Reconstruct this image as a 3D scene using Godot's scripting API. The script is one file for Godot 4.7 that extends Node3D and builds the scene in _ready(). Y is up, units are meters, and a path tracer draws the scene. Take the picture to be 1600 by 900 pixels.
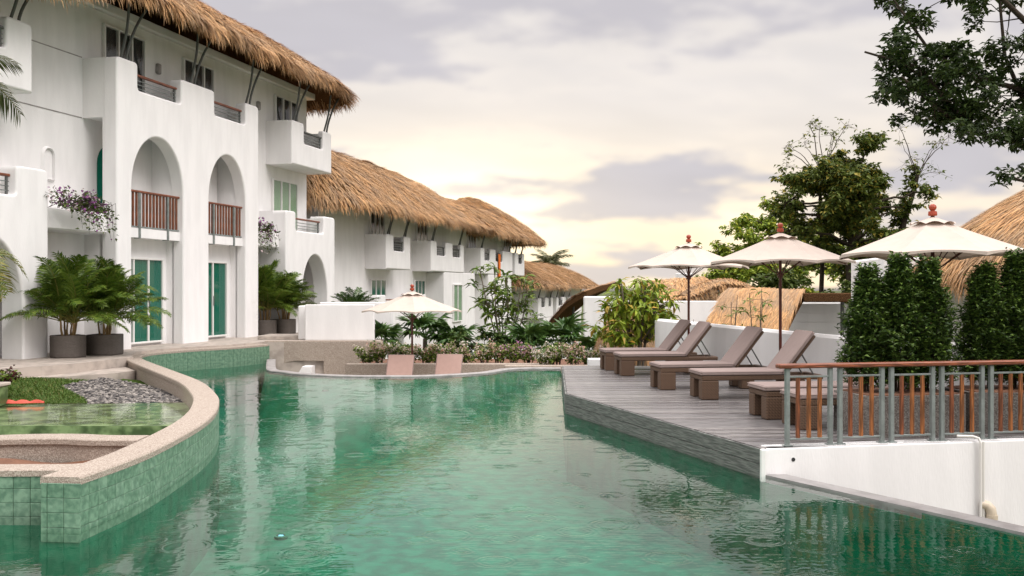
extends Node3D

# ---------- mesh builder ----------
class MB:
	var v := PackedVector3Array()
	var n := PackedVector3Array()
	var c := PackedColorArray()
	var i := PackedInt32Array()
	var xf := Transform3D()
	var col := Color.WHITE

	func vert(p: Vector3, nn: Vector3) -> int:
		v.append(xf * p)
		n.append((xf.basis * nn).normalized())
		c.append(col)
		return v.size() - 1

	func quad(a: Vector3, b: Vector3, d: Vector3, e: Vector3) -> void:
		var nn := (b - a).cross(d - a)
		if nn.length_squared() < 1e-16:
			nn = (d - a).cross(e - a)
		nn = nn.normalized()
		var k := vert(a, nn)
		vert(b, nn); vert(d, nn); vert(e, nn)
		i.append_array(PackedInt32Array([k, k + 2, k + 1, k, k + 3, k + 2]))

	func tri(a: Vector3, b: Vector3, d: Vector3) -> void:
		var nn := (b - a).cross(d - a).normalized()
		var k := vert(a, nn)
		vert(b, nn); vert(d, nn)
		i.append_array(PackedInt32Array([k, k + 2, k + 1]))

	# quad with given normals; winding follows the normals
	func quadn(a: Vector3, b: Vector3, d: Vector3, e: Vector3, na: Vector3, nb: Vector3, nd: Vector3, ne: Vector3) -> void:
		var g := (b - a).cross(d - a) + (d - a).cross(e - a)
		var k := vert(a, na)
		vert(b, nb); vert(d, nd); vert(e, ne)
		if g.dot(na + nb + nd + ne) >= 0.0:
			i.append_array(PackedInt32Array([k, k + 2, k + 1, k, k + 3, k + 2]))
		else:
			i.append_array(PackedInt32Array([k, k + 1, k + 2, k, k + 2, k + 3]))

	func box(ctr: Vector3, size: Vector3, b := 0.0) -> void:
		var h := size / 2.0
		b = minf(b, minf(h.x, minf(h.y, h.z)) * 0.9)
		for ax in 3:
			var u := (ax + 1) % 3
			var w := (ax + 2) % 3
			for s in [-1.0, 1.0]:
				var q := []
				for k in [[-1, -1], [1, -1], [1, 1], [-1, 1]]:
					var p := Vector3.ZERO
					p[ax] = s * h[ax]; p[u] = k[0] * (h[u] - b); p[w] = k[1] * (h[w] - b)
					q.append(ctr + p)
				if s > 0: quad(q[0], q[1], q[2], q[3])
				else: quad(q[3], q[2], q[1], q[0])
			if b <= 0.0: continue
			for su in [-1.0, 1.0]:
				for sw in [-1.0, 1.0]:
					var e := []
					for k in [[-1, 0], [1, 0], [1, 1], [-1, 1]]:
						var p := Vector3.ZERO
						p[ax] = k[0] * (h[ax] - b)
						p[u] = su * (h[u] - b * k[1]); p[w] = sw * (h[w] - b * (1 - k[1]))
						e.append(ctr + p)
					if su * sw < 0: quad(e[0], e[1], e[2], e[3])
					else: quad(e[3], e[2], e[1], e[0])
		if b <= 0.0: return
		for sx in [-1.0, 1.0]:
			for sy in [-1.0, 1.0]:
				for sz in [-1.0, 1.0]:
					var px := ctr + Vector3(sx * h.x, sy * (h.y - b), sz * (h.z - b))
					var py := ctr + Vector3(sx * (h.x - b), sy * h.y, sz * (h.z - b))
					var pz := ctr + Vector3(sx * (h.x - b), sy * (h.y - b), sz * h.z)
					if sx * sy * sz > 0: tri(px, py, pz)
					else: tri(px, pz, py)

	func span(x0: float, x1: float, y0: float, y1: float, z0: float, z1: float, b := 0.0) -> void:
		box(Vector3((x0 + x1) / 2, (y0 + y1) / 2, (z0 + z1) / 2), Vector3(absf(x1 - x0), absf(y1 - y0), absf(z1 - z0)), b)

	# outline in (x, y) pushed from z0 to z1, rounded front edge
	func prism(poly: PackedVector2Array, z0: float, z1: float, b := 0.0) -> void:
		if Geometry2D.is_polygon_clockwise(poly): poly.reverse()
		var m := poly.size()
		var en := PackedVector2Array()
		for k in m:
			var d := (poly[(k + 1) % m] - poly[k]).normalized()
			en.append(Vector2(d.y, -d.x))
		var na := PackedVector2Array(); var nb := PackedVector2Array(); var mi := PackedVector2Array()
		for k in m:
			var pe: Vector2 = en[(k + m - 1) % m]
			var ce: Vector2 = en[k]
			var dt := pe.dot(ce)
			mi.append((pe + ce) / maxf(1.0 + dt, 0.25))
			var sm := dt > 0.8
			na.append((pe + ce).normalized() if sm else ce)
			var ne2: Vector2 = en[(k + 1) % m]
			nb.append((ce + ne2).normalized() if ce.dot(ne2) > 0.8 else ce)
		var rings := [[z0, 0.0, 0.0]]
		if b > 0.0:
			for k in 4:
				var a := k / 3.0 * PI / 2
				rings.append([z1 - b + b * sin(a), b * (1.0 - cos(a)), a])
		else:
			rings.append([z1, 0.0, 0.0])
		for r in rings.size() - 1:
			var r0: Array = rings[r]
			var r1: Array = rings[r + 1]
			for k in m:
				var k2 := (k + 1) % m
				var p0: Vector2 = poly[k] - mi[k] * r0[1]; var p1: Vector2 = poly[k2] - mi[k2] * r0[1]
				var q0: Vector2 = poly[k] - mi[k] * r1[1]; var q1: Vector2 = poly[k2] - mi[k2] * r1[1]
				var f := func(d: Vector2, a: float) -> Vector3: return Vector3(d.x * cos(a), d.y * cos(a), sin(a))
				quadn(Vector3(p0.x, p0.y, r0[0]), Vector3(p1.x, p1.y, r0[0]), Vector3(q1.x, q1.y, r1[0]), Vector3(q0.x, q0.y, r1[0]), f.call(na[k], r0[2]), f.call(nb[k], r0[2]), f.call(nb[k], r1[2]), f.call(na[k], r1[2]))
		var inner := PackedVector2Array()
		for k in m: inner.append(poly[k] - mi[k] * b)
		var t := Geometry2D.triangulate_polygon(poly)
		if t.is_empty(): print("cap failed ", m)
		var ti := Geometry2D.triangulate_polygon(inner)
		cap(inner, z1, 1.0, t if ti.is_empty() else ti)
		cap(poly, z0, -1.0, t)

	func cap(poly: PackedVector2Array, z: float, s: float, t: PackedInt32Array) -> void:
		for k in range(0, t.size(), 3):
			var a := poly[t[k]]; var b := poly[t[k + 1]]; var d := poly[t[k + 2]]
			if (b - a).cross(d - a) * s < 0:
				var e := b
				b = d; d = e
			tri(Vector3(a.x, a.y, z), Vector3(b.x, b.y, z), Vector3(d.x, d.y, z))

	func tube(pts: Array, rads: Array, sides := 8, caps := true) -> void:
		var m := pts.size()
		var t0: Vector3 = (pts[1] - pts[0]).normalized()
		var u := t0.cross(Vector3.UP if absf(t0.y) < 0.9 else Vector3.RIGHT).normalized()
		var rp := []
		var rn := []
		for k in m:
			var t: Vector3 = (pts[mini(k + 1, m - 1)] - pts[maxi(k - 1, 0)]).normalized()
			u = (u - t * u.dot(t)).normalized()
			var w := t.cross(u)
			var a1 := []
			var a2 := []
			for j in sides:
				var an := TAU * j / sides
				var d := u * cos(an) + w * sin(an)
				a1.append(pts[k] + d * rads[k])
				a2.append(d)
			rp.append(a1); rn.append(a2)
		for k in m - 1:
			for j in sides:
				var j2 := (j + 1) % sides
				quadn(rp[k][j], rp[k][j2], rp[k + 1][j2], rp[k + 1][j], rn[k][j], rn[k][j2], rn[k + 1][j2], rn[k + 1][j])
		if caps:
			for k in [0, m - 1]:
				var tn: Vector3 = t0 * -1.0 if k == 0 else (pts[m - 1] - pts[m - 2]).normalized()
				for j in range(1, sides - 1):
					quadn(rp[k][0], rp[k][j], rp[k][j + 1], rp[k][j + 1], tn, tn, tn, tn)

	func lathe(prof: Array, sides := 16, at := Vector3.ZERO) -> void:
		for k in prof.size() - 1:
			var a: Vector2 = prof[k]
			var b: Vector2 = prof[k + 1]
			var d := (b - a).normalized()
			var nr := Vector2(d.y, -d.x)
			for j in sides:
				var a0 := TAU * j / sides
				var a1 := TAU * (j + 1) / sides
				var c0 := Vector3(cos(a0), 0, sin(a0)); var c1 := Vector3(cos(a1), 0, sin(a1))
				var n0 := c0 * nr.x + Vector3.UP * nr.y; var n1 := c1 * nr.x + Vector3.UP * nr.y
				quadn(at + c0 * a.x + Vector3.UP * a.y, at + c1 * a.x + Vector3.UP * a.y, at + c1 * b.x + Vector3.UP * b.y, at + c0 * b.x + Vector3.UP * b.y, n0, n1, n1, n0)

	# smooth grid; flip turns the normals
	func surf(nu: int, nv: int, f: Callable, flip := 1.0) -> void:
		var p := []
		for a in nu + 1:
			var row := []
			for b in nv + 1: row.append(f.call(float(a) / nu, float(b) / nv))
			p.append(row)
		var nm := []
		for a in nu + 1:
			var row := []
			for b in nv + 1:
				var du: Vector3 = p[mini(a + 1, nu)][b] - p[maxi(a - 1, 0)][b]
				var dv: Vector3 = p[a][mini(b + 1, nv)] - p[a][maxi(b - 1, 0)]
				var q := du.cross(dv) * flip
				row.append(q.normalized() if q.length() > 1e-9 else Vector3.UP)
			nm.append(row)
		for a in nu:
			for b in nv:
				quadn(p[a][b], p[a + 1][b], p[a + 1][b + 1], p[a][b + 1], nm[a][b], nm[a + 1][b], nm[a + 1][b + 1], nm[a][b + 1])

	# profile (to the right, up) carried along a path of (x, depth); points counterclockwise seen along the path
	func sweep(path: PackedVector2Array, prof: PackedVector2Array) -> void:
		var m := path.size()
		var q := prof.size()
		var ri := PackedVector2Array()
		for k in m:
			var t := (path[mini(k + 1, m - 1)] - path[maxi(k - 1, 0)]).normalized()
			ri.append(Vector2(t.y, -t.x))
		var at := func(k: int, j: int) -> Vector3:
			var e := path[k] + ri[k] * prof[j].x
			return Vector3(e.x, prof[j].y, -e.y)
		for j in q:
			var j2 := (j + 1) % q
			var d := (prof[j2] - prof[j]).normalized()
			var pn := Vector2(d.y, -d.x)
			for k in m - 1:
				var n0 := Vector3(ri[k].x * pn.x, pn.y, -ri[k].y * pn.x)
				var n1 := Vector3(ri[k + 1].x * pn.x, pn.y, -ri[k + 1].y * pn.x)
				quadn(at.call(k, j), at.call(k + 1, j), at.call(k + 1, j2), at.call(k, j2), n0, n1, n1, n0)
		for k in [0, m - 1]:
			var t := (path[1] - path[0]).normalized() * -1.0 if k == 0 else (path[m - 1] - path[m - 2]).normalized()
			var nn := Vector3(t.x, 0, -t.y)
			var tr := Geometry2D.triangulate_polygon(prof)
			for e in range(0, tr.size(), 3):
				var a: Vector3 = at.call(k, tr[e]); var b: Vector3 = at.call(k, tr[e + 1]); var g: Vector3 = at.call(k, tr[e + 2])
				quadn(a, b, g, g, nn, nn, nn, nn)

	# a flat plate over an outline of (x, depth)
	func plate(poly: PackedVector2Array, h0: float, h1: float, top_only := false) -> void:
		var w := PackedVector2Array()
		for p in poly: w.append(Vector2(p.x, -p.y))
		var t := Geometry2D.triangulate_polygon(w)
		for k in range(0, t.size(), 3):
			var a := w[t[k]]; var b := w[t[k + 1]]; var d := w[t[k + 2]]
			var up := Vector3.UP
			quadn(Vector3(a.x, h1, a.y), Vector3(b.x, h1, b.y), Vector3(d.x, h1, d.y), Vector3(d.x, h1, d.y), up, up, up, up)
			if not top_only:
				quadn(Vector3(a.x, h0, a.y), Vector3(b.x, h0, b.y), Vector3(d.x, h0, d.y), Vector3(d.x, h0, d.y), -up, -up, -up, -up)
		if top_only: return
		var cw := Geometry2D.is_polygon_clockwise(w)
		for k in w.size():
			var a := w[k]; var b := w[(k + 1) % w.size()]
			var e := (b - a).normalized()
			var nn := Vector3(e.y, 0, -e.x) * (-1.0 if cw else 1.0)
			quadn(Vector3(a.x, h0, a.y), Vector3(b.x, h0, b.y), Vector3(b.x, h1, b.y), Vector3(a.x, h1, a.y), nn, nn, nn, nn)

	func mesh() -> ArrayMesh:
		var a := []
		a.resize(Mesh.ARRAY_MAX)
		a[Mesh.ARRAY_VERTEX] = v; a[Mesh.ARRAY_NORMAL] = n; a[Mesh.ARRAY_COLOR] = c; a[Mesh.ARRAY_INDEX] = i
		var am := ArrayMesh.new()
		am.add_surface_from_arrays(Mesh.PRIMITIVE_TRIANGLES, a)
		return am


# ---------- many small copies of one shape inside one part ----------
class Many:
	var buf := PackedFloat32Array()
	var count := 0
	func put(t: Transform3D, c: Color) -> void:
		var b := t.basis
		var o := t.origin
		buf.append_array(PackedFloat32Array([b.x.x, b.y.x, b.z.x, o.x, b.x.y, b.y.y, b.z.y, o.y, b.x.z, b.y.z, b.z.z, o.z, c.r, c.g, c.b, 1.0]))
		count += 1


var rng := RandomNumberGenerator.new()
var M := {}
var T := {}


func rr(a: float, b: float) -> float: return rng.randf_range(a, b)
func at(x: float, h: float, d: float) -> Vector3: return Vector3(x, h, -d)
func rdir() -> Vector3:
	var z := rr(-1, 1)
	var a := rr(0, TAU)
	var r := sqrt(1 - z * z)
	return Vector3(r * cos(a), z, r * sin(a))
func pv(a: Array) -> PackedVector2Array:
	var p := PackedVector2Array()
	for k in range(0, a.size(), 2): p.append(Vector2(a[k], a[k + 1]))
	return p


func tag(o: Node, label := "", category := "", group := "", kind := "") -> Node:
	if label: o.set_meta("label", label)
	if category: o.set_meta("category", category)
	if group: o.set_meta("group", group)
	if kind: o.set_meta("kind", kind)
	return o


func thing(called: String, label: String, category: String, group := "", where := Vector3.ZERO, turn := 0.0) -> Node3D:
	var o := Node3D.new()
	o.name = called
	o.position = where
	o.rotation.y = turn
	add_child(o, true)
	tag(o, label, category, group)
	return o


func part(called: String, mb: MB, m: Material, parent: Node = self) -> MeshInstance3D:
	return shape(called, mb.mesh(), m, parent)


func shape(called: String, me: Mesh, m: Material, parent: Node = self, t := Transform3D()) -> MeshInstance3D:
	var o := MeshInstance3D.new()
	o.name = called
	o.mesh = me
	o.material_override = m
	o.transform = t
	parent.add_child(o, true)
	return o


func struct(called: String, mb: MB, m: Material) -> MeshInstance3D:
	var o := part(called, mb, m)
	tag(o, "", "", "", "structure")
	return o


func many(called: String, s: Many, me: Mesh, m: Material, parent: Node = self) -> MultiMeshInstance3D:
	var mm := MultiMesh.new()
	mm.transform_format = MultiMesh.TRANSFORM_3D
	mm.use_colors = true
	mm.mesh = me
	mm.instance_count = s.count
	mm.buffer = s.buf
	var o := MultiMeshInstance3D.new()
	o.name = called
	o.multimesh = mm
	o.material_override = m
	o.set_meta("kind", "stuff")
	parent.add_child(o, true)
	return o


func catmull(p: PackedVector2Array, step: float) -> PackedVector2Array:
	var out := PackedVector2Array()
	for k in p.size() - 1:
		var a := p[maxi(k - 1, 0)]; var b := p[k]; var d := p[k + 1]; var e := p[mini(k + 2, p.size() - 1)]
		var m := maxi(1, int(b.distance_to(d) / step))
		for j in m: out.append(b.cubic_interpolate(d, a, e, float(j) / m))
	out.append(p[p.size() - 1])
	return out


func offset_path(p: PackedVector2Array, r: float) -> PackedVector2Array:
	var out := PackedVector2Array()
	var m := p.size()
	for k in m:
		var t := (p[mini(k + 1, m - 1)] - p[maxi(k - 1, 0)]).normalized()
		out.append(p[k] + Vector2(t.y, -t.x) * r)
	return out


# corners [x, y, radius] rounded into an outline
func rounded(c: Array, seg := 5) -> PackedVector2Array:
	var out := PackedVector2Array()
	var m := c.size()
	for k in m:
		var p := Vector2(c[k][0], c[k][1])
		var r: float = c[k][2]
		if r <= 0.0:
			out.append(p)
			continue
		var a := (Vector2(c[(k + m - 1) % m][0], c[(k + m - 1) % m][1]) - p).normalized()
		var b := (Vector2(c[(k + 1) % m][0], c[(k + 1) % m][1]) - p).normalized()
		for j in seg + 1:
			var t := float(j) / seg
			out.append((p + a * r).lerp(p, t).lerp(p.lerp(p + b * r, t), t))
	return out


# ---------- materials ----------
func noise_tex(called: String, fr: float, kind: int, oct: int, lo: Color, hi: Color, size := 512, sd := 1, a := 0.25, b := 0.75) -> NoiseTexture2D:
	var f := FastNoiseLite.new()
	f.noise_type = kind
	f.frequency = fr
	f.seed = sd
	f.fractal_octaves = oct
	if kind == FastNoiseLite.TYPE_CELLULAR: f.cellular_return_type = FastNoiseLite.RETURN_CELL_VALUE
	var g := Gradient.new()
	g.set_offset(0, a); g.set_offset(1, b)
	g.set_color(0, lo); g.set_color(1, hi)
	var t := NoiseTexture2D.new()
	t.width = size; t.height = size
	t.seamless = true
	t.noise = f
	t.color_ramp = g
	T[called] = t
	return t


func mat(called: String, r: float, g: float, b: float, rough: float, tex := "", relief := "", cm := 0.0, sc := Vector3.ONE, spec := 0.5, world := false) -> StandardMaterial3D:
	var m := StandardMaterial3D.new()
	m.resource_name = called
	m.albedo_color = Color(r, g, b).linear_to_srgb()
	m.roughness = rough
	m.metallic_specular = spec
	m.uv1_triplanar = true
	m.uv1_world_triplanar = world
	m.uv1_scale = sc
	if tex: m.albedo_texture = T[tex]
	if relief:
		m.heightmap_enabled = true
		m.heightmap_texture = T[relief]
		m.heightmap_scale = cm
	M[called] = m
	return m


func leafy(called: String, rough: float, back: float) -> StandardMaterial3D:
	var m := StandardMaterial3D.new()
	m.resource_name = called
	m.vertex_color_use_as_albedo = true
	m.roughness = rough
	m.metallic_specular = 0.35
	if back > 0:
		m.backlight_enabled = true
		m.backlight = Color(back, back, back).linear_to_srgb()
	M[called] = m
	return m


func make_materials() -> void:
	var g := func(x: float) -> Color: return Color(x, x, x)
	noise_tex("stain", 0.006, FastNoiseLite.TYPE_SIMPLEX_SMOOTH, 5, g.call(0.975), g.call(1.0), 512, 3, 0.25, 0.7)
	noise_tex("grime", 0.012, FastNoiseLite.TYPE_SIMPLEX_SMOOTH, 5, g.call(0.87), g.call(1.0), 512, 9, 0.25, 0.65)
	noise_tex("fine", 0.09, FastNoiseLite.TYPE_SIMPLEX, 4, g.call(0.0), g.call(1.0), 512, 4, 0.1, 0.9)
	noise_tex("pebble", 0.16, FastNoiseLite.TYPE_CELLULAR, 1, Color(0.68, 0.64, 0.62), Color(1, 0.99, 0.97), 1024, 5, 0.0, 1.0)
	noise_tex("streak", 0.02, FastNoiseLite.TYPE_SIMPLEX, 5, g.call(0.6), g.call(1.0), 512, 6, 0.2, 0.8)
	noise_tex("tilecol", 0.02, FastNoiseLite.TYPE_SIMPLEX_SMOOTH, 5, Color(0.74, 0.8, 0.77), Color(1, 1, 0.98), 512, 7, 0.25, 0.72)
	noise_tex("mottle", 0.016, FastNoiseLite.TYPE_SIMPLEX_SMOOTH, 5, Color(0.55, 0.6, 0.5), Color(1, 1, 0.95), 512, 15, 0.3, 0.68)
	noise_tex("wet", 0.012, FastNoiseLite.TYPE_SIMPLEX_SMOOTH, 4, g.call(0.35), g.call(1.0), 512, 12, 0.4, 0.6)
	mat("stucco", 0.81, 0.80, 0.795, 0.75, "stain", "fine", 0.12, Vector3(0.6, 0.14, 0.6), 0.35)
	mat("white_paint", 0.75, 0.74, 0.72, 0.4, "", "", 0, Vector3.ONE)
	mat("pebblewash", 0.53, 0.475, 0.42, 0.75, "pebble", "fine", 0.15, Vector3.ONE * 0.8, 0.3)
	mat("pebble_dark", 0.27, 0.26, 0.25, 0.75, "pebble", "fine", 0.3, Vector3.ONE * 0.5, 0.3)
	mat("terrace", 0.46, 0.40, 0.35, 0.7, "grime", "fine", 0.1, Vector3.ONE * 0.4, 0.4)
	mat("concrete", 0.33, 0.31, 0.3, 0.6, "grime", "fine", 0.1, Vector3.ONE * 0.5)
	mat("wet_ledge", 0.25, 0.235, 0.23, 0.3, "grime", "fine", 0.05, Vector3.ONE * 0.5)
	mat("tile", 0.165, 0.285, 0.2, 0.45, "tilecol", "fine", 0.08, Vector3.ONE * 1.1, 0.5, true)
	mat("grout", 0.15, 0.235, 0.17, 0.8, "grime", "fine", 0.1, Vector3.ONE * 0.8)
	mat("basin", 0.0006, 0.145, 0.074, 0.6, "tilecol", "", 0.0, Vector3.ONE * 0.25, 0.3, true)
	mat("pond_green", 0.21, 0.29, 0.14, 0.35, "mottle", "fine", 0.1, Vector3.ONE * 0.3, 0.5, true)
	mat("soil", 0.2, 0.095, 0.055, 0.9, "grime", "fine", 0.6, Vector3.ONE * 0.6)
	mat("deck", 0.23, 0.215, 0.215, 0.3, "streak", "streak", 0.1, Vector3(0.25, 3, 3), 0.5)
	mat("deck_a", 0.185, 0.17, 0.17, 0.27, "streak", "streak", 0.1, Vector3(0.25, 3, 3), 0.5)
	mat("deck_b", 0.29, 0.27, 0.26, 0.34, "streak", "streak", 0.1, Vector3(0.3, 3, 3), 0.5)
	mat("fascia", 0.19, 0.195, 0.18, 0.6, "streak", "streak", 0.25, Vector3(1.2, 4, 0.25), 0.4)
	mat("dark_gap", 0.03, 0.03, 0.03, 0.9)
	mat("rail_wood", 0.30, 0.085, 0.035, 0.4, "streak", "streak", 0.05, Vector3(0.3, 4, 4), 0.5)
	mat("slat_wood", 0.33, 0.115, 0.033, 0.45, "streak", "streak", 0.06, Vector3(4, 0.3, 4), 0.5)
	mat("slat_wood_b", 0.25, 0.075, 0.028, 0.45, "streak", "streak", 0.06, Vector3(4, 0.3, 4), 0.5)
	mat("steel", 0.2, 0.225, 0.215, 0.45, "grime", "", 0, Vector3.ONE * 0.8)
	mat("dark_steel", 0.09, 0.095, 0.09, 0.5)
	mat("pole_wood", 0.17, 0.035, 0.02, 0.35, "streak", "", 0, Vector3(4, 0.3, 4), 0.5)
	mat("finial", 0.33, 0.05, 0.02, 0.35)
	mat("rattan", 0.165, 0.1, 0.064, 0.55, "rattan", "rattan", 0.25, Vector3.ONE * 6.0, 0.4)
	mat("cushion", 0.305, 0.24, 0.222, 0.9, "stain", "fine", 0.06, Vector3.ONE * 2.0, 0.2)
	mat("cushion_pink", 0.42, 0.285, 0.245, 0.9, "stain", "fine", 0.06, Vector3.ONE * 2.0, 0.2)
	mat("cushion_seam", 0.25, 0.19, 0.17, 0.9)
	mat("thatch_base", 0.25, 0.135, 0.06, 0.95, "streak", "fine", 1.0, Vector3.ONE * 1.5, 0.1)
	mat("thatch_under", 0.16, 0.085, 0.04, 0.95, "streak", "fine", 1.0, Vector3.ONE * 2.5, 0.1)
	mat("pot", 0.2, 0.185, 0.175, 0.7, "pebble", "fine", 0.15, Vector3.ONE * 1.1, 0.3)
	mat("bark", 0.07, 0.055, 0.042, 0.9, "grime", "fine", 0.8, Vector3.ONE * 1.5, 0.2)
	mat("bark_pale", 0.19, 0.155, 0.12, 0.9, "grime", "fine", 0.5, Vector3.ONE * 2.0, 0.2)
	mat("cane", 0.30, 0.19, 0.075, 0.6, "grime", "", 0, Vector3.ONE * 2.0)
	mat("curtain_teal", 0.012, 0.15, 0.10, 0.9, "", "", 0, Vector3.ONE, 0.1)
	mat("curtain_green", 0.28, 0.42, 0.28, 0.9, "", "", 0, Vector3.ONE, 0.1)
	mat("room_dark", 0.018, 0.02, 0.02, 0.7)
	mat("blue_frame", 0.04, 0.13, 0.2, 0.4)
	mat("ground", 0.10, 0.115, 0.06, 0.95, "grime", "fine", 2.0, Vector3.ONE * 0.2, 0.1)
	mat("turf", 0.06, 0.10, 0.022, 0.95, "grime", "fine", 1.0, Vector3.ONE * 1.0, 0.1)
	mat("gravel_bed", 0.07, 0.066, 0.063, 0.9, "grime", "fine", 1.0, Vector3.ONE)
	mat("red_cloth", 0.55, 0.09, 0.06, 0.8)
	mat("orange_cloth", 0.75, 0.17, 0.015, 0.85)
	mat("pipe_white", 0.72, 0.70, 0.66, 0.4)
	mat("pipe_cream", 0.55, 0.47, 0.36, 0.5, "stain", "", 0, Vector3.ONE * 2)
	mat("bluish", 0.42, 0.46, 0.52, 0.6, "grime", "fine", 0.1, Vector3.ONE * 0.8)
	mat("cyan_tile", 0.1, 0.5, 0.62, 0.3)
	var canvas := mat("canvas", 0.56, 0.475, 0.415, 0.9, "stain", "fine", 0.05, Vector3.ONE * 1.5, 0.15)
	canvas.backlight_enabled = true
	canvas.backlight = Color(0.3, 0.26, 0.22)
	var glass := mat("glass", 0.03, 0.04, 0.04, 0.02, "", "", 0.0, Vector3.ONE, 0.42)
	glass.albedo_color.a = 0.12
	glass.transparency = BaseMaterial3D.TRANSPARENCY_ALPHA
	glass.uv1_triplanar = false
	var water := mat("water", 0.5, 0.85, 0.75, 0.03, "", "ripple", 1.0, Vector3.ONE * 0.2, 0.455, true)
	water.albedo_color.a = 0.0
	water.transparency = BaseMaterial3D.TRANSPARENCY_ALPHA
	leafy("leaf", 0.5, 0.5)
	leafy("leaf_gloss", 0.38, 0.3)
	leafy("straw", 0.85, 0.0)
	leafy("petal", 0.8, 0.4)
	leafy("stone", 0.7, 0.0)


# woven strips and rain-dimpled water, computed into heights
func make_images() -> void:
	var im := Image.create(64, 64, false, Image.FORMAT_L8)
	for y in 64:
		for x in 64:
			var cx := x / 8
			var cy := y / 8
			var u := fmod(x, 8.0) / 8.0 - 0.5
			var w := fmod(y, 8.0) / 8.0 - 0.5
			var h := 1.0 - pow(absf(w if (cx + cy) % 2 == 0 else u) * 2.0, 3.0) * 0.75
			im.set_pixel(x, y, Color(h, h, h))
	T["rattan"] = ImageTexture.create_from_image(im)
	var N := 900
	var hgt := PackedFloat32Array()
	hgt.resize(N * N)
	var px := 5.0 / N
	for k in 34:
		var wl: float = 0.045 * pow(9.0, k / 33.0)
		var an := rr(0, TAU)
		var kx := roundf(cos(an) * 5.0 / wl)
		var ky := roundf(sin(an) * 5.0 / wl)
		var amp := wl * (0.00056 if wl < 0.12 else 0.00015)
		var ph := rr(0, TAU)
		var sx := PackedFloat32Array(); var cx := PackedFloat32Array()
		for x in N:
			sx.append(sin(TAU * kx * x / N + ph) * amp); cx.append(cos(TAU * kx * x / N + ph) * amp)
		for y in N:
			var sy := sin(TAU * ky * y / N)
			var cy := cos(TAU * ky * y / N)
			var o := y * N
			for x in N: hgt[o + x] += sx[x] * cy + cx[x] * sy
	for k in 75:
		var R := rr(0.03, 0.2)
		var X := rng.randi_range(0, N - 1)
		var Y := rng.randi_range(0, N - 1)
		var A := rr(0.0006, 0.0014) * (1.0 - R * 2.5)
		var m := int((R + 0.09) / px)
		for y in range(-m, m + 1):
			for x in range(-m, m + 1):
				var d := sqrt(float(x * x + y * y)) * px - R
				if d > 0.09: continue
				var e := exp(-d * d / 0.0018) * cos(d * TAU / 0.05) * A
				hgt[((Y + y + N) % N) * N + (X + x + N) % N] += e
	for k in N * N: hgt[k] *= 100.0
	var wi := Image.create_from_data(N, N, false, Image.FORMAT_RF, hgt.to_byte_array())
	T["ripple"] = ImageTexture.create_from_image(wi)


func _ready() -> void:
	rng.seed = 77
	# camera
	var cam := Camera3D.new()
	cam.name = "camera"
	cam.position = Vector3(0, 2.05, 0)
	cam.fov = 32.29
	cam.near = 0.1
	cam.far = 8000
	add_child(cam)
	# sky, air, exposure
	var env := Environment.new()
	env.background_mode = Environment.BG_SKY
	var sky := Sky.new()
	sky.sky_material = make_sky()
	env.sky = sky
	env.tonemap_mode = Environment.TONE_MAPPER_LINEAR
	env.tonemap_exposure = 1.24
	env.sdfgi_enabled = true
	env.ssao_enabled = true
	env.ssil_enabled = true
	var we := WorldEnvironment.new()
	we.name = "world_environment"
	we.environment = env
	add_child(we)
	# broad light through the clouds, high on the right
	var sun := DirectionalLight3D.new()
	sun.name = "sun"
	sun.light_color = Color(1.0, 0.97, 0.95)
	sun.light_energy = 0.42
	sun.light_angular_distance = 28.0
	sun.shadow_enabled = true
	sun.rotation_degrees = Vector3(-46, 52, 0)
	add_child(sun)

	make_images()
	make_materials()
	mat("pane_blue", 0.05, 0.16, 0.24, 0.15)
	var lg := mat("lamp_glow", 0.2, 0.6, 0.7, 0.3)
	lg.emission_enabled = true
	lg.emission = Color(0.35, 0.8, 1.0)
	lg.emission_energy_multiplier = 0.22

	build_ground()
	build_pool()
	build_terrace()
	build_hotel_near()
	build_hotel_middle()
	build_hotel_far()
	build_villas()
	build_pool_wall()
	build_far_terrace()
	build_deck()
	build_trees()
	build_garden()
	build_potted_palms()
	build_furniture()
	build_pool_lamps()


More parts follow.
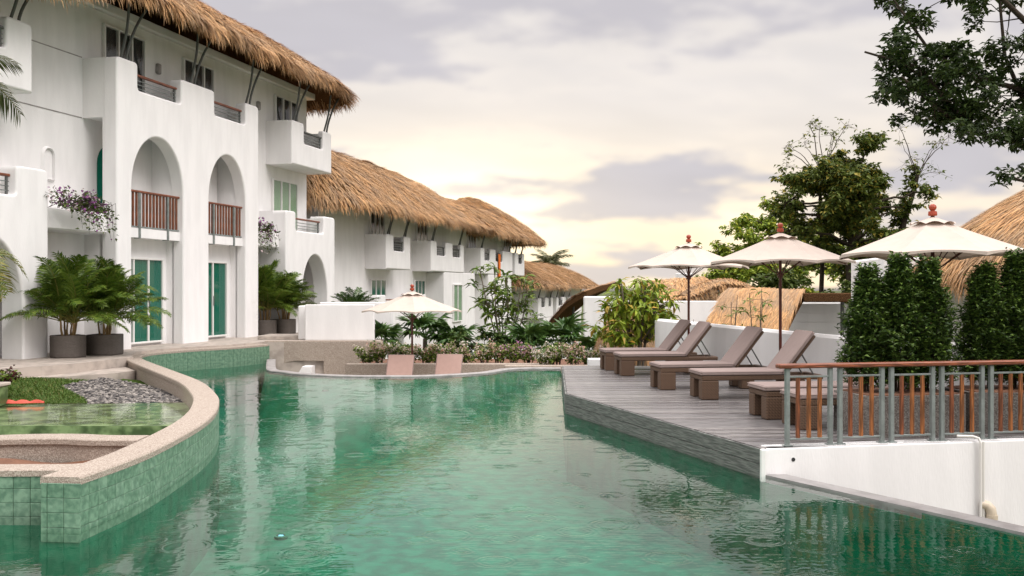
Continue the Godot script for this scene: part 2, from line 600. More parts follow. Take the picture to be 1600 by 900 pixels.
# ---------- sky ----------
func make_sky() -> PanoramaSkyMaterial:
	var W := 2048
	var Hh := 1024
	var f := FastNoiseLite.new()
	f.noise_type = FastNoiseLite.TYPE_SIMPLEX_SMOOTH
	f.fractal_octaves = 5
	f.fractal_gain = 0.5
	f.frequency = 1.0
	f.seed = 21
	var f2 := FastNoiseLite.new()
	f2.noise_type = FastNoiseLite.TYPE_SIMPLEX_SMOOTH
	f2.fractal_octaves = 4
	f2.frequency = 1.0
	f2.seed = 5
	var data := PackedFloat32Array()
	data.resize(W * Hh * 3)
	var flat := Color(0.62, 0.58, 0.57)
	for y in Hh:
		var e := (0.5 - (y + 0.5) / Hh) * PI
		var se := sin(e)
		var o := y * W * 3
		if e < -0.02:
			for x in W:
				data[o] = flat.r * 0.4; data[o + 1] = flat.g * 0.4; data[o + 2] = flat.b * 0.4
				o += 3
			continue
		var deg := rad_to_deg(e)
		var ce := cos(e)
		var flat2 := 1.0 / (maxf(se, 0.0) + 0.24)
		var low := exp(-maxf(deg, 0.0) / 4.5)
		var up := smoothstep(16.0, 60.0, deg)
		for x in W:
			var az := wrapf((x + 0.5) / W * TAU, -PI, PI)
			var px := sin(az) * ce * flat2
			var pz := cos(az) * ce * flat2
			var c1 := f.get_noise_2d(px * 0.8 + 3.0 + pz * 0.35, pz * 1.15 + 1.7)
			var c2 := f2.get_noise_2d(px * 1.7 - pz * 0.8, pz * 2.6 + 8.0)
			var a := rad_to_deg(az)
			var glow := exp(-pow((a + 3.5) / 11.0, 2.0)) * exp(-pow((deg - 4.2) / 4.4, 2.0)) + 0.55 * exp(-pow((a - 14.0) / 3.5, 2.0)) * exp(-pow((deg - 3.4) / 1.9, 2.0))
			var wide := exp(-pow((a - 3.0) / 40.0, 2.0)) * exp(-pow(deg / 7.0, 2.0))
			# lit sheet of cloud, then darker lilac banks over it
			var r := 0.61 + low * 0.2
			var g := 0.585 + low * 0.11
			var b := 0.58 - low * 0.02
			r += glow * 0.26 + pow(glow, 3.0) * 0.36 + wide * 0.14
			g += glow * 0.19 + pow(glow, 3.0) * 0.34 + wide * 0.07
			b += glow * 0.07 + pow(glow, 3.0) * 0.27 - wide * 0.05
			c1 += 0.5 * exp(-pow((a - 7.5) / 5.0, 2.0) - pow((deg - 5.6) / 3.2, 2.0)) - 0.35 * glow
			var bank := smoothstep(-0.14, 0.36, c1 + 0.5 * c2 + 0.24 * f2.get_noise_2d(px * 6.5 + 40.0, pz * 9.0))
			var rim := smoothstep(-0.4, -0.05, c1 + 0.45 * c2) * (1.0 - bank)
			var k := bank * (0.8 + 0.2 * (1.0 - low)) * (1.0 - 0.35 * minf(1.0, glow))
			r = lerpf(r, 0.455, k); g = lerpf(g, 0.438, k); b = lerpf(b, 0.468, k)
			r *= 1.0 + rim * 0.05; g *= 1.0 + rim * 0.04; b *= 1.0 + rim * 0.02
			var gain := 1.08 * (1.0 + 0.07 * c2) * (1.0 + 3.1 * up)
			data[o] = r * gain; data[o + 1] = g * gain; data[o + 2] = b * gain
			o += 3
	var im := Image.create_from_data(W, Hh, false, Image.FORMAT_RGBF, data.to_byte_array())
	var m := PanoramaSkyMaterial.new()
	m.panorama = ImageTexture.create_from_image(im)
	return m


# ---------- ground, pool, terrace ----------
var S_PATH := PackedVector2Array()      # pool-side edge of the winding wall, near to far
const LIP := [-6.95, 28.2, -6.09, 24.71, -5.68, 24.15, -5.01, 23.44, -3.91, 22.93, -2.97, 22.83, -1.92, 22.93, -0.61, 23.79, 0.08, 25.0, 1.23, 25.1]
const DECK_LEFT := [[10.84, 2.73], [16.5, 0.91], [22.4, 1.15]]
const WALL_LINE := [[25.9, 3.93], [21.0, 4.8], [16.6, 5.65], [14.6, 6.45], [13.2, 7.6], [12.4, 9.4]]


func along(t: Array, d: float) -> float:
	for k in t.size() - 1:
		var a: float = t[k][0]; var b: float = t[k + 1][0]
		if (d - a) * (d - b) <= 0.0: return lerpf(t[k][1], t[k + 1][1], (d - a) / (b - a))
	return t[0][1] if absf(d - t[0][0]) < absf(d - t[t.size() - 1][0]) else t[t.size() - 1][1]


func land(x: float, d: float) -> float:
	var h := -2.1
	h = lerpf(h, -3.0, smoothstep(27.0, 38.0, d))
	h = lerpf(h, -6.1, smoothstep(58.0, 72.0, d))
	h = lerpf(h, -9.0, smoothstep(95.0, 140.0, d))
	if x > 2.0: h = lerpf(h, -2.0, smoothstep(2.0, 14.0, x) * (1.0 - smoothstep(60.0, 90.0, d)))
	return h


func build_ground() -> void:
	var xs := [-2500.0, -900.0, -300.0, -120.0]
	for k in range(-60, 61, 4): xs.append(float(k))
	xs.append_array([120.0, 300.0, 900.0, 2500.0])
	var ds := [-900.0, -300.0, -80.0, -30.0, 0.0]
	for k in range(4, 160, 4): ds.append(float(k))
	ds.append_array([220.0, 400.0, 900.0, 2000.0, 4000.0])
	var mb := MB.new()
	for a in xs.size() - 1:
		for b in ds.size() - 1:
			var p := []
			var nn := []
			for q in [[a, b], [a + 1, b], [a + 1, b + 1], [a, b + 1]]:
				var x: float = xs[q[0]]; var d: float = ds[q[1]]
				p.append(at(x, land(x, d), d))
				nn.append(Vector3(land(x - 1, d) - land(x + 1, d), 2.0, land(x, d + 1) - land(x, d - 1)).normalized())
			mb.quadn(p[0], p[1], p[2], p[3], nn[0], nn[1], nn[2], nn[3])
	struct("ground", mb, M.ground)


func build_pool() -> void:
	var s := catmull(pv([-3.65, 8.41, -3.54, 9.61, -3.61, 11.26, -3.77, 12.54, -4.08, 13.86, -4.5, 15.13, -5.35, 17.1, -6.76, 19.64, -8.17, 22.15, -8.74, 23.47, -8.85, 24.7, -8.33, 26.0, -7.55, 27.1, -6.98, 28.5]), 0.15)
	S_PATH = s
	var edge := PackedVector2Array()
	edge.append_array(pv([4.28, 8.17, 6.9, 3.4, 6.9, 1.2, -9.5, 1.2, -9.5, 8.62, -3.9, 8.62]))
	edge.append_array(offset_path(s, -0.16))
	var lip := catmull(pv(LIP), 0.3)
	for k in range(1, lip.size()): edge.append(lip[k])
	edge.append_array(pv([1.13, 22.4, 0.91, 16.5, 2.73, 10.84]))
	var w := MB.new()
	w.plate(edge, 0, 0, true)
	var pw := struct("pool_water", w, M.water)
	pw.set_meta("kind", "structure")
	var b := MB.new()
	b.plate(edge, -1.25, -1.15, true)
	var m := edge.size()
	for k in m:
		var p := edge[k]; var q := edge[(k + 1) % m]
		b.quad(at(p.x, -1.15, p.y), at(q.x, -1.15, q.y), at(q.x, -0.005, q.y), at(p.x, -0.005, p.y))
	struct("pool_basin", b, M.basin)
	# overflow ledge on the right
	var l := MB.new()
	l.sweep(pv([2.74, 10.80, 4.28, 8.17, 6.9, 3.4]), pv([-0.26, -1.6, -0.004, -1.6, -0.004, 0.022, -0.26, 0.012]))
	struct("pool_ledge", l, M.wet_ledge)
	var lw := MB.new()
	lw.sweep(pv([2.735, 10.80, 4.275, 8.17, 6.895, 3.4]), pv([-0.1, -1.3, 0.012, -1.3, 0.012, -0.06, -0.1, -0.06]))
	struct("pool_ledge_wall", lw, M.basin)
	# rim of the far bay
	var r := MB.new()
	r.sweep(lip, pv([-0.24, -0.12, 0.0, -0.12, 0.0, 0.02, -0.03, 0.035, -0.24, 0.03]))
	struct("pool_rim", r, M.concrete)
	var rw := MB.new()
	rw.sweep(lip, pv([-0.23, -1.3, 0.004, -1.3, 0.004, -0.118, -0.23, -0.118]))
	struct("pool_rim_wall", rw, M.basin)
	var sl := MB.new()
	sl.surf(40, 14, func(u, v):
		var k: float = u * (lip.size() - 1)
		var p: Vector2 = lip[int(k)].lerp(lip[mini(int(k) + 1, lip.size() - 1)], k - floorf(k))
		return at(p.x + 1.2 * v * (1.0 - u), lerpf(-0.05, -1.16, smoothstep(0.0, 1.0, v)), p.y + 0.02 - 5.0 * v), 1.0)
	struct("pool_slope", sl, M.basin)


func garden_h(x: float) -> float: return lerpf(0.29, 0.12, smoothstep(-9.6, -7.2, x))


func build_terrace() -> void:
	var back := offset_path(S_PATH, -0.2)
	# the paved walk along the hotel, level 0.5
	var t := PackedVector2Array()
	t.append_array(pv([-13.5, 17.6, -11.2, 18.3, -9.83, 19.1, -9.3, 19.7, -8.95, 20.4, -8.75, 21.3]))
	for k in back.size():
		if back[k].y > 22.4 : t.append(back[k])
	t.append_array(pv([-7.0, 28.55, -3.9, 28.9, -3.9, 30.2, -5.2, 30.6, -5.6, 40.0, -12.0, 40.0, -17.5, 17.0]))
	var mb := MB.new()
	mb.plate(t, -2.0, 0.5)
	struct("terrace", mb, M.terrace)
	# tan step in front of it
	var p := MB.new()
	p.plate(pv([-9.75, 19.05, -8.75, 19.6, -8.1, 20.4, -7.95, 21.0, -8.5, 21.9, -9.0, 20.6, -9.4, 19.75]), -2.0, 0.31)
	struct("path", p, M.terrace)
	var g := MB.new()
	g.plate(pv([-13.5, 15.85, -8.3, 16.16, -6.9, 16.24, -5.3, 16.42, -6.2, 18.2, -7.5, 20.1, -8.6, 21.0, -9.4, 20.6, -14.0, 18.6]), -2.0, 0.1)
	g.surf(24, 12, func(u, v):
		var x := lerpf(-14.0, -7.0, u)
		return at(x, garden_h(x), lerpf(15.86 + 0.4 * u, 20.6, v)))
	g.surf(24, 1, func(u, v):
		var x := lerpf(-14.0, -7.0, u)
		return at(x, lerpf(0.0, garden_h(x), v), 15.86 + 0.4 * u))
	struct("garden_bed", g, M.turf)
	# grass blades
	var bl := MB.new()
	bl.quad(Vector3(-0.008, 0, 0), Vector3(0.008, 0, 0), Vector3(0.004, 0.035, 0.012), Vector3(-0.004, 0.035, 0.012))
	bl.tri(Vector3(-0.004, 0.035, 0.012), Vector3(0.004, 0.035, 0.012), Vector3(0, 0.05, 0.03))
	var blade := bl.mesh()
	var grass := Many.new()
	var gp := pv([-13.4, 15.95, -6.95, 16.28, -7.4, 17.2, -8.35, 18.5, -8.35, 19.6, -9.5, 19.2, -11.2, 18.4, -13.4, 17.8])
	var stones := pv([-6.95, 16.3, -5.45, 16.6, -6.3, 18.3, -7.5, 19.85, -8.3, 20.3, -8.4, 18.5, -7.4, 17.2])
	while grass.count < 42000:
		var q := Vector2(rr(-13.5, -6.9), rr(15.9, 19.7))
		if not Geometry2D.is_point_in_polygon(q, gp): continue
		var c := Color(0.065, 0.125, 0.02).lerp(Color(0.14, 0.20, 0.035), rng.randf() * rng.randf())
		if rng.randf() < 0.06: c = Color(0.25, 0.22, 0.08)
		grass.put(Transform3D(Basis(Vector3.UP, rr(0, TAU)).scaled(Vector3.ONE * rr(0.7, 1.5)), at(q.x, garden_h(q.x) - 0.005, q.y)), c)
	var go := many("lawn_grass", grass, blade, M.leaf)
	tag(go, "short green lawn grass beside the gravel patch", "grass")
	var st := MB.new()
	st.lathe([Vector2(0.0, -0.5), Vector2(0.75, -0.3), Vector2(1.0, 0.0), Vector2(0.7, 0.35), Vector2(0.0, 0.5)], 6)
	var gr := Many.new()
	while gr.count < 8000:
		var q := Vector2(rr(-8.9, -5.3), rr(16.2, 20.4))
		if not Geometry2D.is_point_in_polygon(q, stones): continue
		var s := rr(0.016, 0.045)
		var v := pow(rng.randf(), 1.6)
		var c := Color(0.035, 0.033, 0.035).lerp(Color(0.33, 0.3, 0.27), v)
		gr.put(Transform3D(Basis.from_euler(Vector3(rr(-0.5, 0.5), rr(0, TAU), rr(-0.5, 0.5))).scaled(Vector3(s, s * 0.8, s * rr(0.6, 1.0))), at(q.x, garden_h(q.x) + rr(-0.01, 0.04), q.y)), c)
	var gv := many("gravel", gr, st.mesh(), M.stone)
	tag(gv, "grey and white river pebbles in the bend of the pool wall", "gravel")


# one glazed tile, facing +z, sharing two bevelled meshes
var tile_meshes := []
func tiles_on(parent: Node, path: PackedVector2Array, lift: float, h0: float, rows: int, from: float, to: float, single: bool) -> void:
	if tile_meshes.is_empty():
		for k in 4:
			var mb := MB.new()
			mb.box(Vector3(0, 0, 0.006), Vector3(0.1455, 0.1225, 0.016), 0.003)
			tile_meshes.append(mb.mesh())
	var mats := [M.tile, M.tile_b, M.tile_c]
	var joined := MB.new()
	var run := 0.0
	var next := from + 0.075
	for k in path.size() - 1:
		var a := path[k]; var b := path[k + 1]
		var l := a.distance_to(b)
		while next < run + l and next < to - 0.07:
			var p := a.lerp(b, (next - run) / l)
			var t := (b - a).normalized()
			var out := Vector2(t.y, -t.x)
			p += out * lift
			for r in rows:
				var bs := Basis(Vector3(t.x, 0, -t.y), Vector3.UP, Vector3(out.x, 0, -out.y))
				bs = bs * Basis.from_euler(Vector3(rr(-0.012, 0.012), rr(-0.012, 0.012), 0))
				var tr := Transform3D(bs, at(p.x, h0 + 0.125 * (r + 0.5), p.y))
				if single:
					var o := MeshInstance3D.new()
					o.name = "tile"
					o.mesh = tile_meshes[0]
					o.material_override = mats[rng.randi() % 3]
					o.transform = tr
					parent.add_child(o, true)
				else:
					joined.xf = tr
					joined.box(Vector3(0, 0, 0.006), Vector3(0.143, 0.121, 0.016))
			next += 0.149
		run += l
	if not single:
		var o := part("tiles", joined, M.tile, parent)
		o.set_meta("kind", "stuff")


func build_pool_wall() -> void:
	mat("tile_b", 0.15, 0.265, 0.185, 0.4, "tilecol", "fine", 0.08, Vector3.ONE * 1.3, 0.5, true)
	mat("tile_c", 0.185, 0.305, 0.22, 0.5, "tilecol", "fine", 0.08, Vector3.ONE * 0.9, 0.5, true)
	var w := thing("winding_pool_wall", "winding low pool wall with speckled coping and green tiled face", "wall", "", at(-3.65, 0, 8.41))
	var inv := Transform3D(Basis(), -w.position)
	var body := MB.new()
	body.xf = inv
	body.sweep(S_PATH, pv([-0.34, -1.2, -0.03, -1.2, -0.03, 0.39, -0.34, 0.39]))
	part("body", body, M.pebblewash, w)
	var cop := MB.new()
	cop.xf = inv
	cop.sweep(S_PATH, pv([-0.36, 0.385, 0.0, 0.385, 0.0, 0.435, -0.012, 0.45, -0.348, 0.45, -0.36, 0.435]))
	part("coping", cop, M.pebblewash, w)
	var gm := MB.new()
	gm.xf = inv
	gm.sweep(S_PATH, pv([-0.03, -1.2, -0.018, -1.2, -0.018, 0.385, -0.03, 0.385]))
	part("grout_bed", gm, M.grout, w)
	var um := MB.new()
	um.xf = inv
	var sx := S_PATH.duplicate()
	sx[0] += (sx[0] - sx[1]).normalized() * 0.012
	um.sweep(sx, pv([-0.36, -1.2, 0.002, -1.2, 0.002, -0.1, -0.36, -0.1]))
	part("wall_foot", um, M.basin, w)
	var sub := PackedVector2Array()
	for p in S_PATH: sub.append(p - Vector2(-3.65, 8.41))
	tiles_on(w, sub, -0.017, -0.1, 4, 0.0, 6.6, true)
	tiles_on(w, sub, -0.017, -0.1, 4, 6.6, 30.0, false)
	# near end face
	var d0 := (S_PATH[1] - S_PATH[0]).normalized()
	var r0 := Vector2(d0.y, -d0.x)
	var endp := PackedVector2Array([sub[0] - r0 * 0.34 - d0 * 0.014, sub[0] + r0 * 0.02 - d0 * 0.014])
	tiles_on(w, endp, 0.0, -0.1, 4, 0.058, 0.36, true)
	for r in 4:
		var o := MeshInstance3D.new()
		o.name = "tile"
		o.mesh = tile_meshes[0]
		o.material_override = M.tile
		var q := endp[0] + r0 * 0.03
		o.transform = Transform3D(Basis(Vector3(r0.x, 0, -r0.y), Vector3.UP, Vector3(-d0.x, 0, d0.y)).scaled_local(Vector3(0.36, 1, 1)), at(q.x, -0.1 + 0.125 * (r + 0.5), q.y))
		w.add_child(o, true)

	# round planter basin joined to it
	var b := thing("stone_planter_basin", "empty round planter basin with speckled rim and rusty soil inside", "planter", "", at(-5.2, 0, 9.6))
	var o := Vector2(-5.2, 9.6)
	var outer := catmull(pv([-3.95, 10.85, -4.39, 10.86, -4.84, 10.96, -5.6, 10.86, -6.6, 10.3, -7.2, 9.6]), 0.15)
	var band := MB.new()
	var loc := PackedVector2Array()
	for p in outer: loc.append(p - o)
	band.sweep(loc, pv([-0.33, -1.2, -0.03, -1.2, -0.03, 0.39, -0.33, 0.39]))
	band.sweep(PackedVector2Array([Vector2(-7.2, 8.72) - o, Vector2(-3.75, 8.84) - o]), pv([-0.28, -1.2, -0.03, -1.2, -0.03, 0.39, -0.28, 0.39]))
	part("basin_wall", band, M.pebblewash, b)
	var cp := MB.new()
	cp.sweep(loc, pv([-0.36, 0.385, 0.0, 0.385, 0.0, 0.436, -0.012, 0.447, -0.348, 0.447, -0.36, 0.436]))
	cp.sweep(PackedVector2Array([Vector2(-7.2, 8.72) - o, Vector2(-4.0, 8.79) - o, Vector2(-3.85, 8.84) - o]), pv([-0.3, 0.385, 0.0, 0.385, 0.0, 0.436, -0.012, 0.445, -0.288, 0.445, -0.3, 0.436]))
	part("coping", cp, M.pebblewash, b)
	var gb := MB.new()
	var fl := PackedVector2Array([Vector2(-7.2, 8.72) - o, Vector2(-3.85, 8.80) - o])
	gb.sweep(fl, pv([-0.03, -0.2, -0.02, -0.2, -0.02, 0.385, -0.03, 0.385]))
	part("grout_bed", gb, M.grout, b)
	var uf := MB.new()
	uf.sweep(fl, pv([-0.03, -1.2, 0.0, -1.2, 0.0, -0.1, -0.03, -0.1]))
	part("wall_foot", uf, M.basin, b)
	tiles_on(b, fl, -0.018, -0.1, 4, 1.6, 3.36, true)
	var so := MB.new()
	so.surf(24, 16, func(u, v):
		var x := lerpf(-2.2, 1.4, u)
		var d := lerpf(-0.72, 0.95, v)
		return Vector3(x, 0.2 + 0.035 * sin(x * 5.0 + d * 3.0) + 0.03 * sin(d * 9.0 - x * 2.0), -d))
	part("soil", so, M.soil, b)

	# shallow green pond behind the wall, with its spill face
	var pond := MB.new()
	var pp := pv([-13.5, 13.75, -4.4, 13.7, -4.55, 14.6, -5.1, 16.0, -5.35, 16.5, -6.9, 16.3, -8.3, 16.22, -13.5, 15.9])
	pond.plate(pp, -1.2, 0.15)
	struct("pond_basin", pond, M.pond_green)
	var pwt := MB.new()
	pwt.plate(pv([-13.5, 13.74, -4.38, 13.69, -4.53, 14.6, -5.08, 16.0, -5.3, 16.42, -6.9, 16.25, -8.3, 16.17, -13.5, 15.85]), 0.17, 0.17, true)
	struct("pond_water", pwt, M.water)
	var lower := MB.new()
	lower.plate(pv([-13.5, 9.9, -6.9, 9.9, -5.6, 10.8, -3.9, 10.8, -4.0, 12.3, -4.4, 13.7, -13.5, 13.75]), -0.02, -0.02, true)
	struct("channel_water", lower, M.water)
	var cb := MB.new()
	cb.plate(pv([-13.5, 9.9, -6.9, 9.9, -5.6, 10.8, -3.9, 10.8, -4.0, 12.3, -4.4, 13.7, -13.5, 13.75]), -0.5, -0.45, true)
	struct("channel_bed", cb, M.basin)


# ---------- white hotel buildings; local axes: x along the row, y up, z out of the facade ----------
const ROW := Basis(Vector3(0.2361, 0, -0.9717), Vector3.UP, Vector3(0.9717, 0, 0.2361))


func hotel_root(label: String, floor_h: float) -> Node3D:
	var o := thing("hotel_building", label, "building", "white hotel buildings in one row")
	o.transform = Transform3D(ROW, Vector3(-15.87, floor_h, 0))
	return o


# outline of a parapet wall: openings [a, b, spring, rise] rise from its foot, gaps [a, b] are cut into its top
func front(s0: float, s1: float, hb: float, top: float, gap_h: float, gaps: Array, openings: Array) -> PackedVector2Array:
	var c := [[s0, hb, 0.0]]
	for o in openings:
		c.append([o[0], hb, 0.0])
		c.append([o[0], o[2], 0.0])
		var mid: float = (o[0] + o[1]) / 2
		var hw: float = (o[1] - o[0]) / 2
		for k in range(1, 24):
			var a := PI - PI * k / 24.0
			c.append([mid + hw * cos(a), o[2] + o[3] * sin(a), 0.0])
		c.append([o[1], o[2], 0.0])
		c.append([o[1], hb, 0.0])
	c.append([s1, hb, 0.0])
	c.append([s1, top, 0.14])
	for k in range(gaps.size() - 1, -1, -1):
		var g: Array = gaps[k]
		c.append([g[1], top, 0.12]); c.append([g[1], gap_h, 0.12])
		c.append([g[0], gap_h, 0.12]); c.append([g[0], top, 0.12])
	c.append([s0, top, 0.14])
	return rounded(c)


func gap_rail(parent: Node, a: float, b: float, z: float, h0: float, wood := true) -> void:
	var r := MB.new()
	r.span(a + 0.01, b - 0.01, h0 + 0.40, h0 + 0.46, z - 0.05, z + 0.05, 0.015)
	var q := part("handrail", r, M.rail_wood if wood else M.dark_steel, parent)
	for k in 3:
		var w := MB.new()
		w.tube([Vector3(a + 0.01, h0 + 0.1 + 0.1 * k, z), Vector3(b - 0.01, h0 + 0.1 + 0.1 * k, z)], [0.012, 0.012], 6)
		part("railing_bar", w, M.steel, parent)
	for x in [a + 0.08, b - 0.08]:
		var p := MB.new()
		p.span(x - 0.025, x + 0.025, h0 + 0.003, h0 + 0.4, z - 0.02, z + 0.02)
		part("railing_post", p, M.dark_steel, parent)


# balcony that hangs in front of the wall plane z = -1
func hanging_balcony(root: Node, s0: float, s1: float, hb: float, top: float, gap_h: float, gaps: Array, rails := true) -> void:
	var mb := MB.new()
	mb.prism(front(s0, s1, hb, top, gap_h, gaps, []), -0.2, 0.0, 0.06)
	for s in [s0, s1 - 0.2]:
		mb.span(s + 0.004, s + 0.196, hb + 0.004, top - 0.01, -1.05, -0.19, 0.0)
	mb.span(s0 + 0.15, s1 - 0.15, hb + 0.002, hb + 0.2, -1.05, -0.15)
	var o := part("balcony", mb, M.stucco, root)
	if rails:
		for g in gaps: gap_rail(o, g[0], g[1], -0.1, gap_h, false)


func window(root: Node, s0: float, s1: float, h0: float, h1: float, z: float, panels: int, kind: String) -> void:
	var f := MB.new()
	var w := 0.055
	f.span(s0, s1, h1 - w, h1, z, z + 0.1, 0.01)
	f.span(s0, s1, h0, h0 + w, z, z + 0.1, 0.01)
	for k in panels + 1:
		var x := lerpf(s0 + w / 2, s1 - w / 2, float(k) / panels)
		f.span(x - w / 2, x + w / 2, h0 + w, h1 - w, z, z + 0.095, 0.01)
	var o := part("window" if kind != "teal" else "glass_door", f, M.white_paint, root)
	for k in panels:
		var a := lerpf(s0 + w / 2, s1 - w / 2, float(k) / panels) + w / 2
		var b := lerpf(s0 + w / 2, s1 - w / 2, float(k + 1) / panels) - w / 2
		var g := MB.new()
		g.quad(Vector3(a, h0 + w, z + 0.07), Vector3(b, h0 + w, z + 0.07), Vector3(b, h1 - w, z + 0.07), Vector3(a, h1 - w, z + 0.07))
		part("pane", g, M.glass, o)
		var c := MB.new()
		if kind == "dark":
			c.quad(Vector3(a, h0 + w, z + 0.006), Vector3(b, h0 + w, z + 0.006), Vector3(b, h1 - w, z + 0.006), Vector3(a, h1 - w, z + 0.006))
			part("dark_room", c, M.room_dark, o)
		else:
			var ph := rr(0, 6)
			var nf := maxi(3, int((b - a) / 0.09))
			c.surf(nf * 4, 1, func(u, v): return Vector3(lerpf(a, b, u), lerpf(h0 + w, h1 - w, v), z + 0.03 + 0.02 * sin(u * nf * TAU + ph) + 0.006 * sin(u * 9.0 + ph)))
			if kind == "teal" and k > 0:
				var hd := MB.new()
				hd.span(a - 0.045, a - 0.02, (h0 + h1) / 2 - 0.2, (h0 + h1) / 2 + 0.1, z + 0.094, z + 0.125, 0.008)
				part("handle", hd, M.dark_steel, o)
			part("curtain", c, M.curtain_teal if kind == "teal" else M.curtain_green, o)


func arch_rail(root: Node, a: float, b: float, h0: float, z: float) -> void:
	var t := MB.new()
	t.span(a, b, h0 + 0.93, h0 + 0.99, z - 0.05, z + 0.05, 0.015)
	var o := part("balcony_rail", t, M.rail_wood, root)
	var n := int((b - a) / 0.155)
	for k in n:
		var x := lerpf(a + 0.1, b - 0.1, float(k) / (n - 1))
		var s := MB.new()
		s.span(x - 0.035, x + 0.035, h0 + 0.06, h0 + 0.93, z - 0.02, z + 0.02, 0.006)
		part("slat", s, M.slat_wood_b, o)
	for x in [lerpf(a, b, 0.2), lerpf(a, b, 0.75)]:
		var s := MB.new()
		s.span(x - 0.035, x + 0.035, h0 - 0.22, h0 + 0.93, z + 0.025, z + 0.075, 0.008)
		s.span(x - 0.035, x + 0.035, h0 - 0.26, h0 - 0.22, z - 0.1, z + 0.075, 0.008)
		part("steel_post", s, M.steel, o)
	var l := MB.new()
	l.span(a, b, h0 + 0.02, h0 + 0.06, z - 0.02, z + 0.025, 0.006)
	part("steel_bar", l, M.steel, o)


func pole_pair(root: Node, s: float, h0: float, h1: float, z: float) -> void:
	for k in 2:
		var d: float = [-0.1, 0.14][k]
		var lean: float = [-0.05, 0.42][k]
		var pts := []
		var rad := []
		for j in 9:
			var t := j / 8.0
			pts.append(Vector3(s + d + lean * t * t, lerpf(h0, h1, t), z + 0.12 * sin(t * PI) * (1 if k == 0 else 0.4) + 0.3 * t * t))
			rad.append(0.035)
		var mb := MB.new()
		mb.tube(pts, rad, 7)
		part("roof_pole", mb, M.dark_steel, root)


var straw_mesh: ArrayMesh
func straw() -> ArrayMesh:
	if straw_mesh == null:
		var mb := MB.new()
		var p := [[0.0, 0.55, 0.0], [0.4, 1.0, 0.05], [0.75, 0.75, 0.03], [1.0, 0.12, -0.06]]
		for k in 3:
			var a: Array = p[k]; var b: Array = p[k + 1]
			mb.quad(Vector3(a[0], 0 - 0.5 * a[1], a[2]), Vector3(b[0], -0.5 * b[1], b[2]), Vector3(b[0], 0.5 * b[1], b[2]), Vector3(a[0], 0.5 * a[1], a[2]))
		straw_mesh = mb.mesh()
	return straw_mesh


func straw_color() -> Color:
	var c := Color(0.56, 0.32, 0.15) * rr(0.62, 1.32)
	if rng.randf() < 0.25: c = c.lerp(Color(0.30, 0.22, 0.15), 0.6)
	if rng.randf() < 0.15: c = c.lerp(Color(0.62, 0.40, 0.19), 0.7)
	return c


var weather := FastNoiseLite.new()
func put_straw(s: Many, p: Vector3, down: Vector3, nn: Vector3, l: float, w: float) -> void:
	var x := down.normalized()
	var y := nn.cross(x).normalized()
	var z := x.cross(y)
	var c := straw_color()
	var q := weather.get_noise_3d(p.x * 90.0, p.y * 140.0, p.z * 90.0)
	c = c.lerp(Color(0.33, 0.25, 0.18), clampf(q * 1.1 + 0.12, 0.0, 0.55))
	s.put(Transform3D(Basis(x * l, y * w, z * l), p), c)


# straws over any surface f(u, v), v rising from the eave (0) to the ridge (1)
func thatch(parent: Node, f: Callable, closed: bool, n_top: int, n_fringe: int, len_m: float, wid: float, hang := 1.0, v_top := 1.0) -> void:
	var s := Many.new()
	for k in n_top + n_fringe:
		var u := rng.randf()
		var fr := k >= n_top
		var v := rr(0.0, v_top) if not fr else rr(-0.01, 0.05)
		var e := 0.004
		var p: Vector3 = f.call(u, clampf(v, 0.0, 1.0))
		var vu := clampf(v, 0.0, 1.0 - e)
		var up: Vector3 = (f.call(u, vu + e) - f.call(u, vu)).normalized()
		var u2 := u + 0.003 if u < 0.99 else u - 0.003
		var side: Vector3 = (f.call(u2, clampf(v, 0, 1)) - p).normalized() * (1.0 if u2 > u else -1.0)
		var nn := side.cross(up).normalized()
		if nn.y < 0 and not fr: nn = -nn
		if fr and nn.y < -0.05: nn = -nn
		if fr:
			var layer := rng.randf()
			var dn := (-up * rr(0.35, 0.9) + Vector3.DOWN * rr(0.15, 0.95) * hang + side * rr(-0.22, 0.22) + nn * rr(-0.05, 0.25)).normalized()
			put_straw(s, p + nn * rr(-0.26, 0.03) * layer + up * rr(-0.05, 0.3), dn, (nn + dn * 0.1).normalized(), len_m * rr(0.7, 1.35), wid * rr(0.7, 1.3))
		else:
			var dn := (-up + side * rr(-0.24, 0.24) + nn * rr(-0.02, 0.13)).normalized()
			put_straw(s, p + nn * rr(0.0, 0.04), dn, nn, len_m * rr(0.6, 1.3), wid * rr(0.7, 1.4))
	many("straw", s, straw(), M.straw, parent)


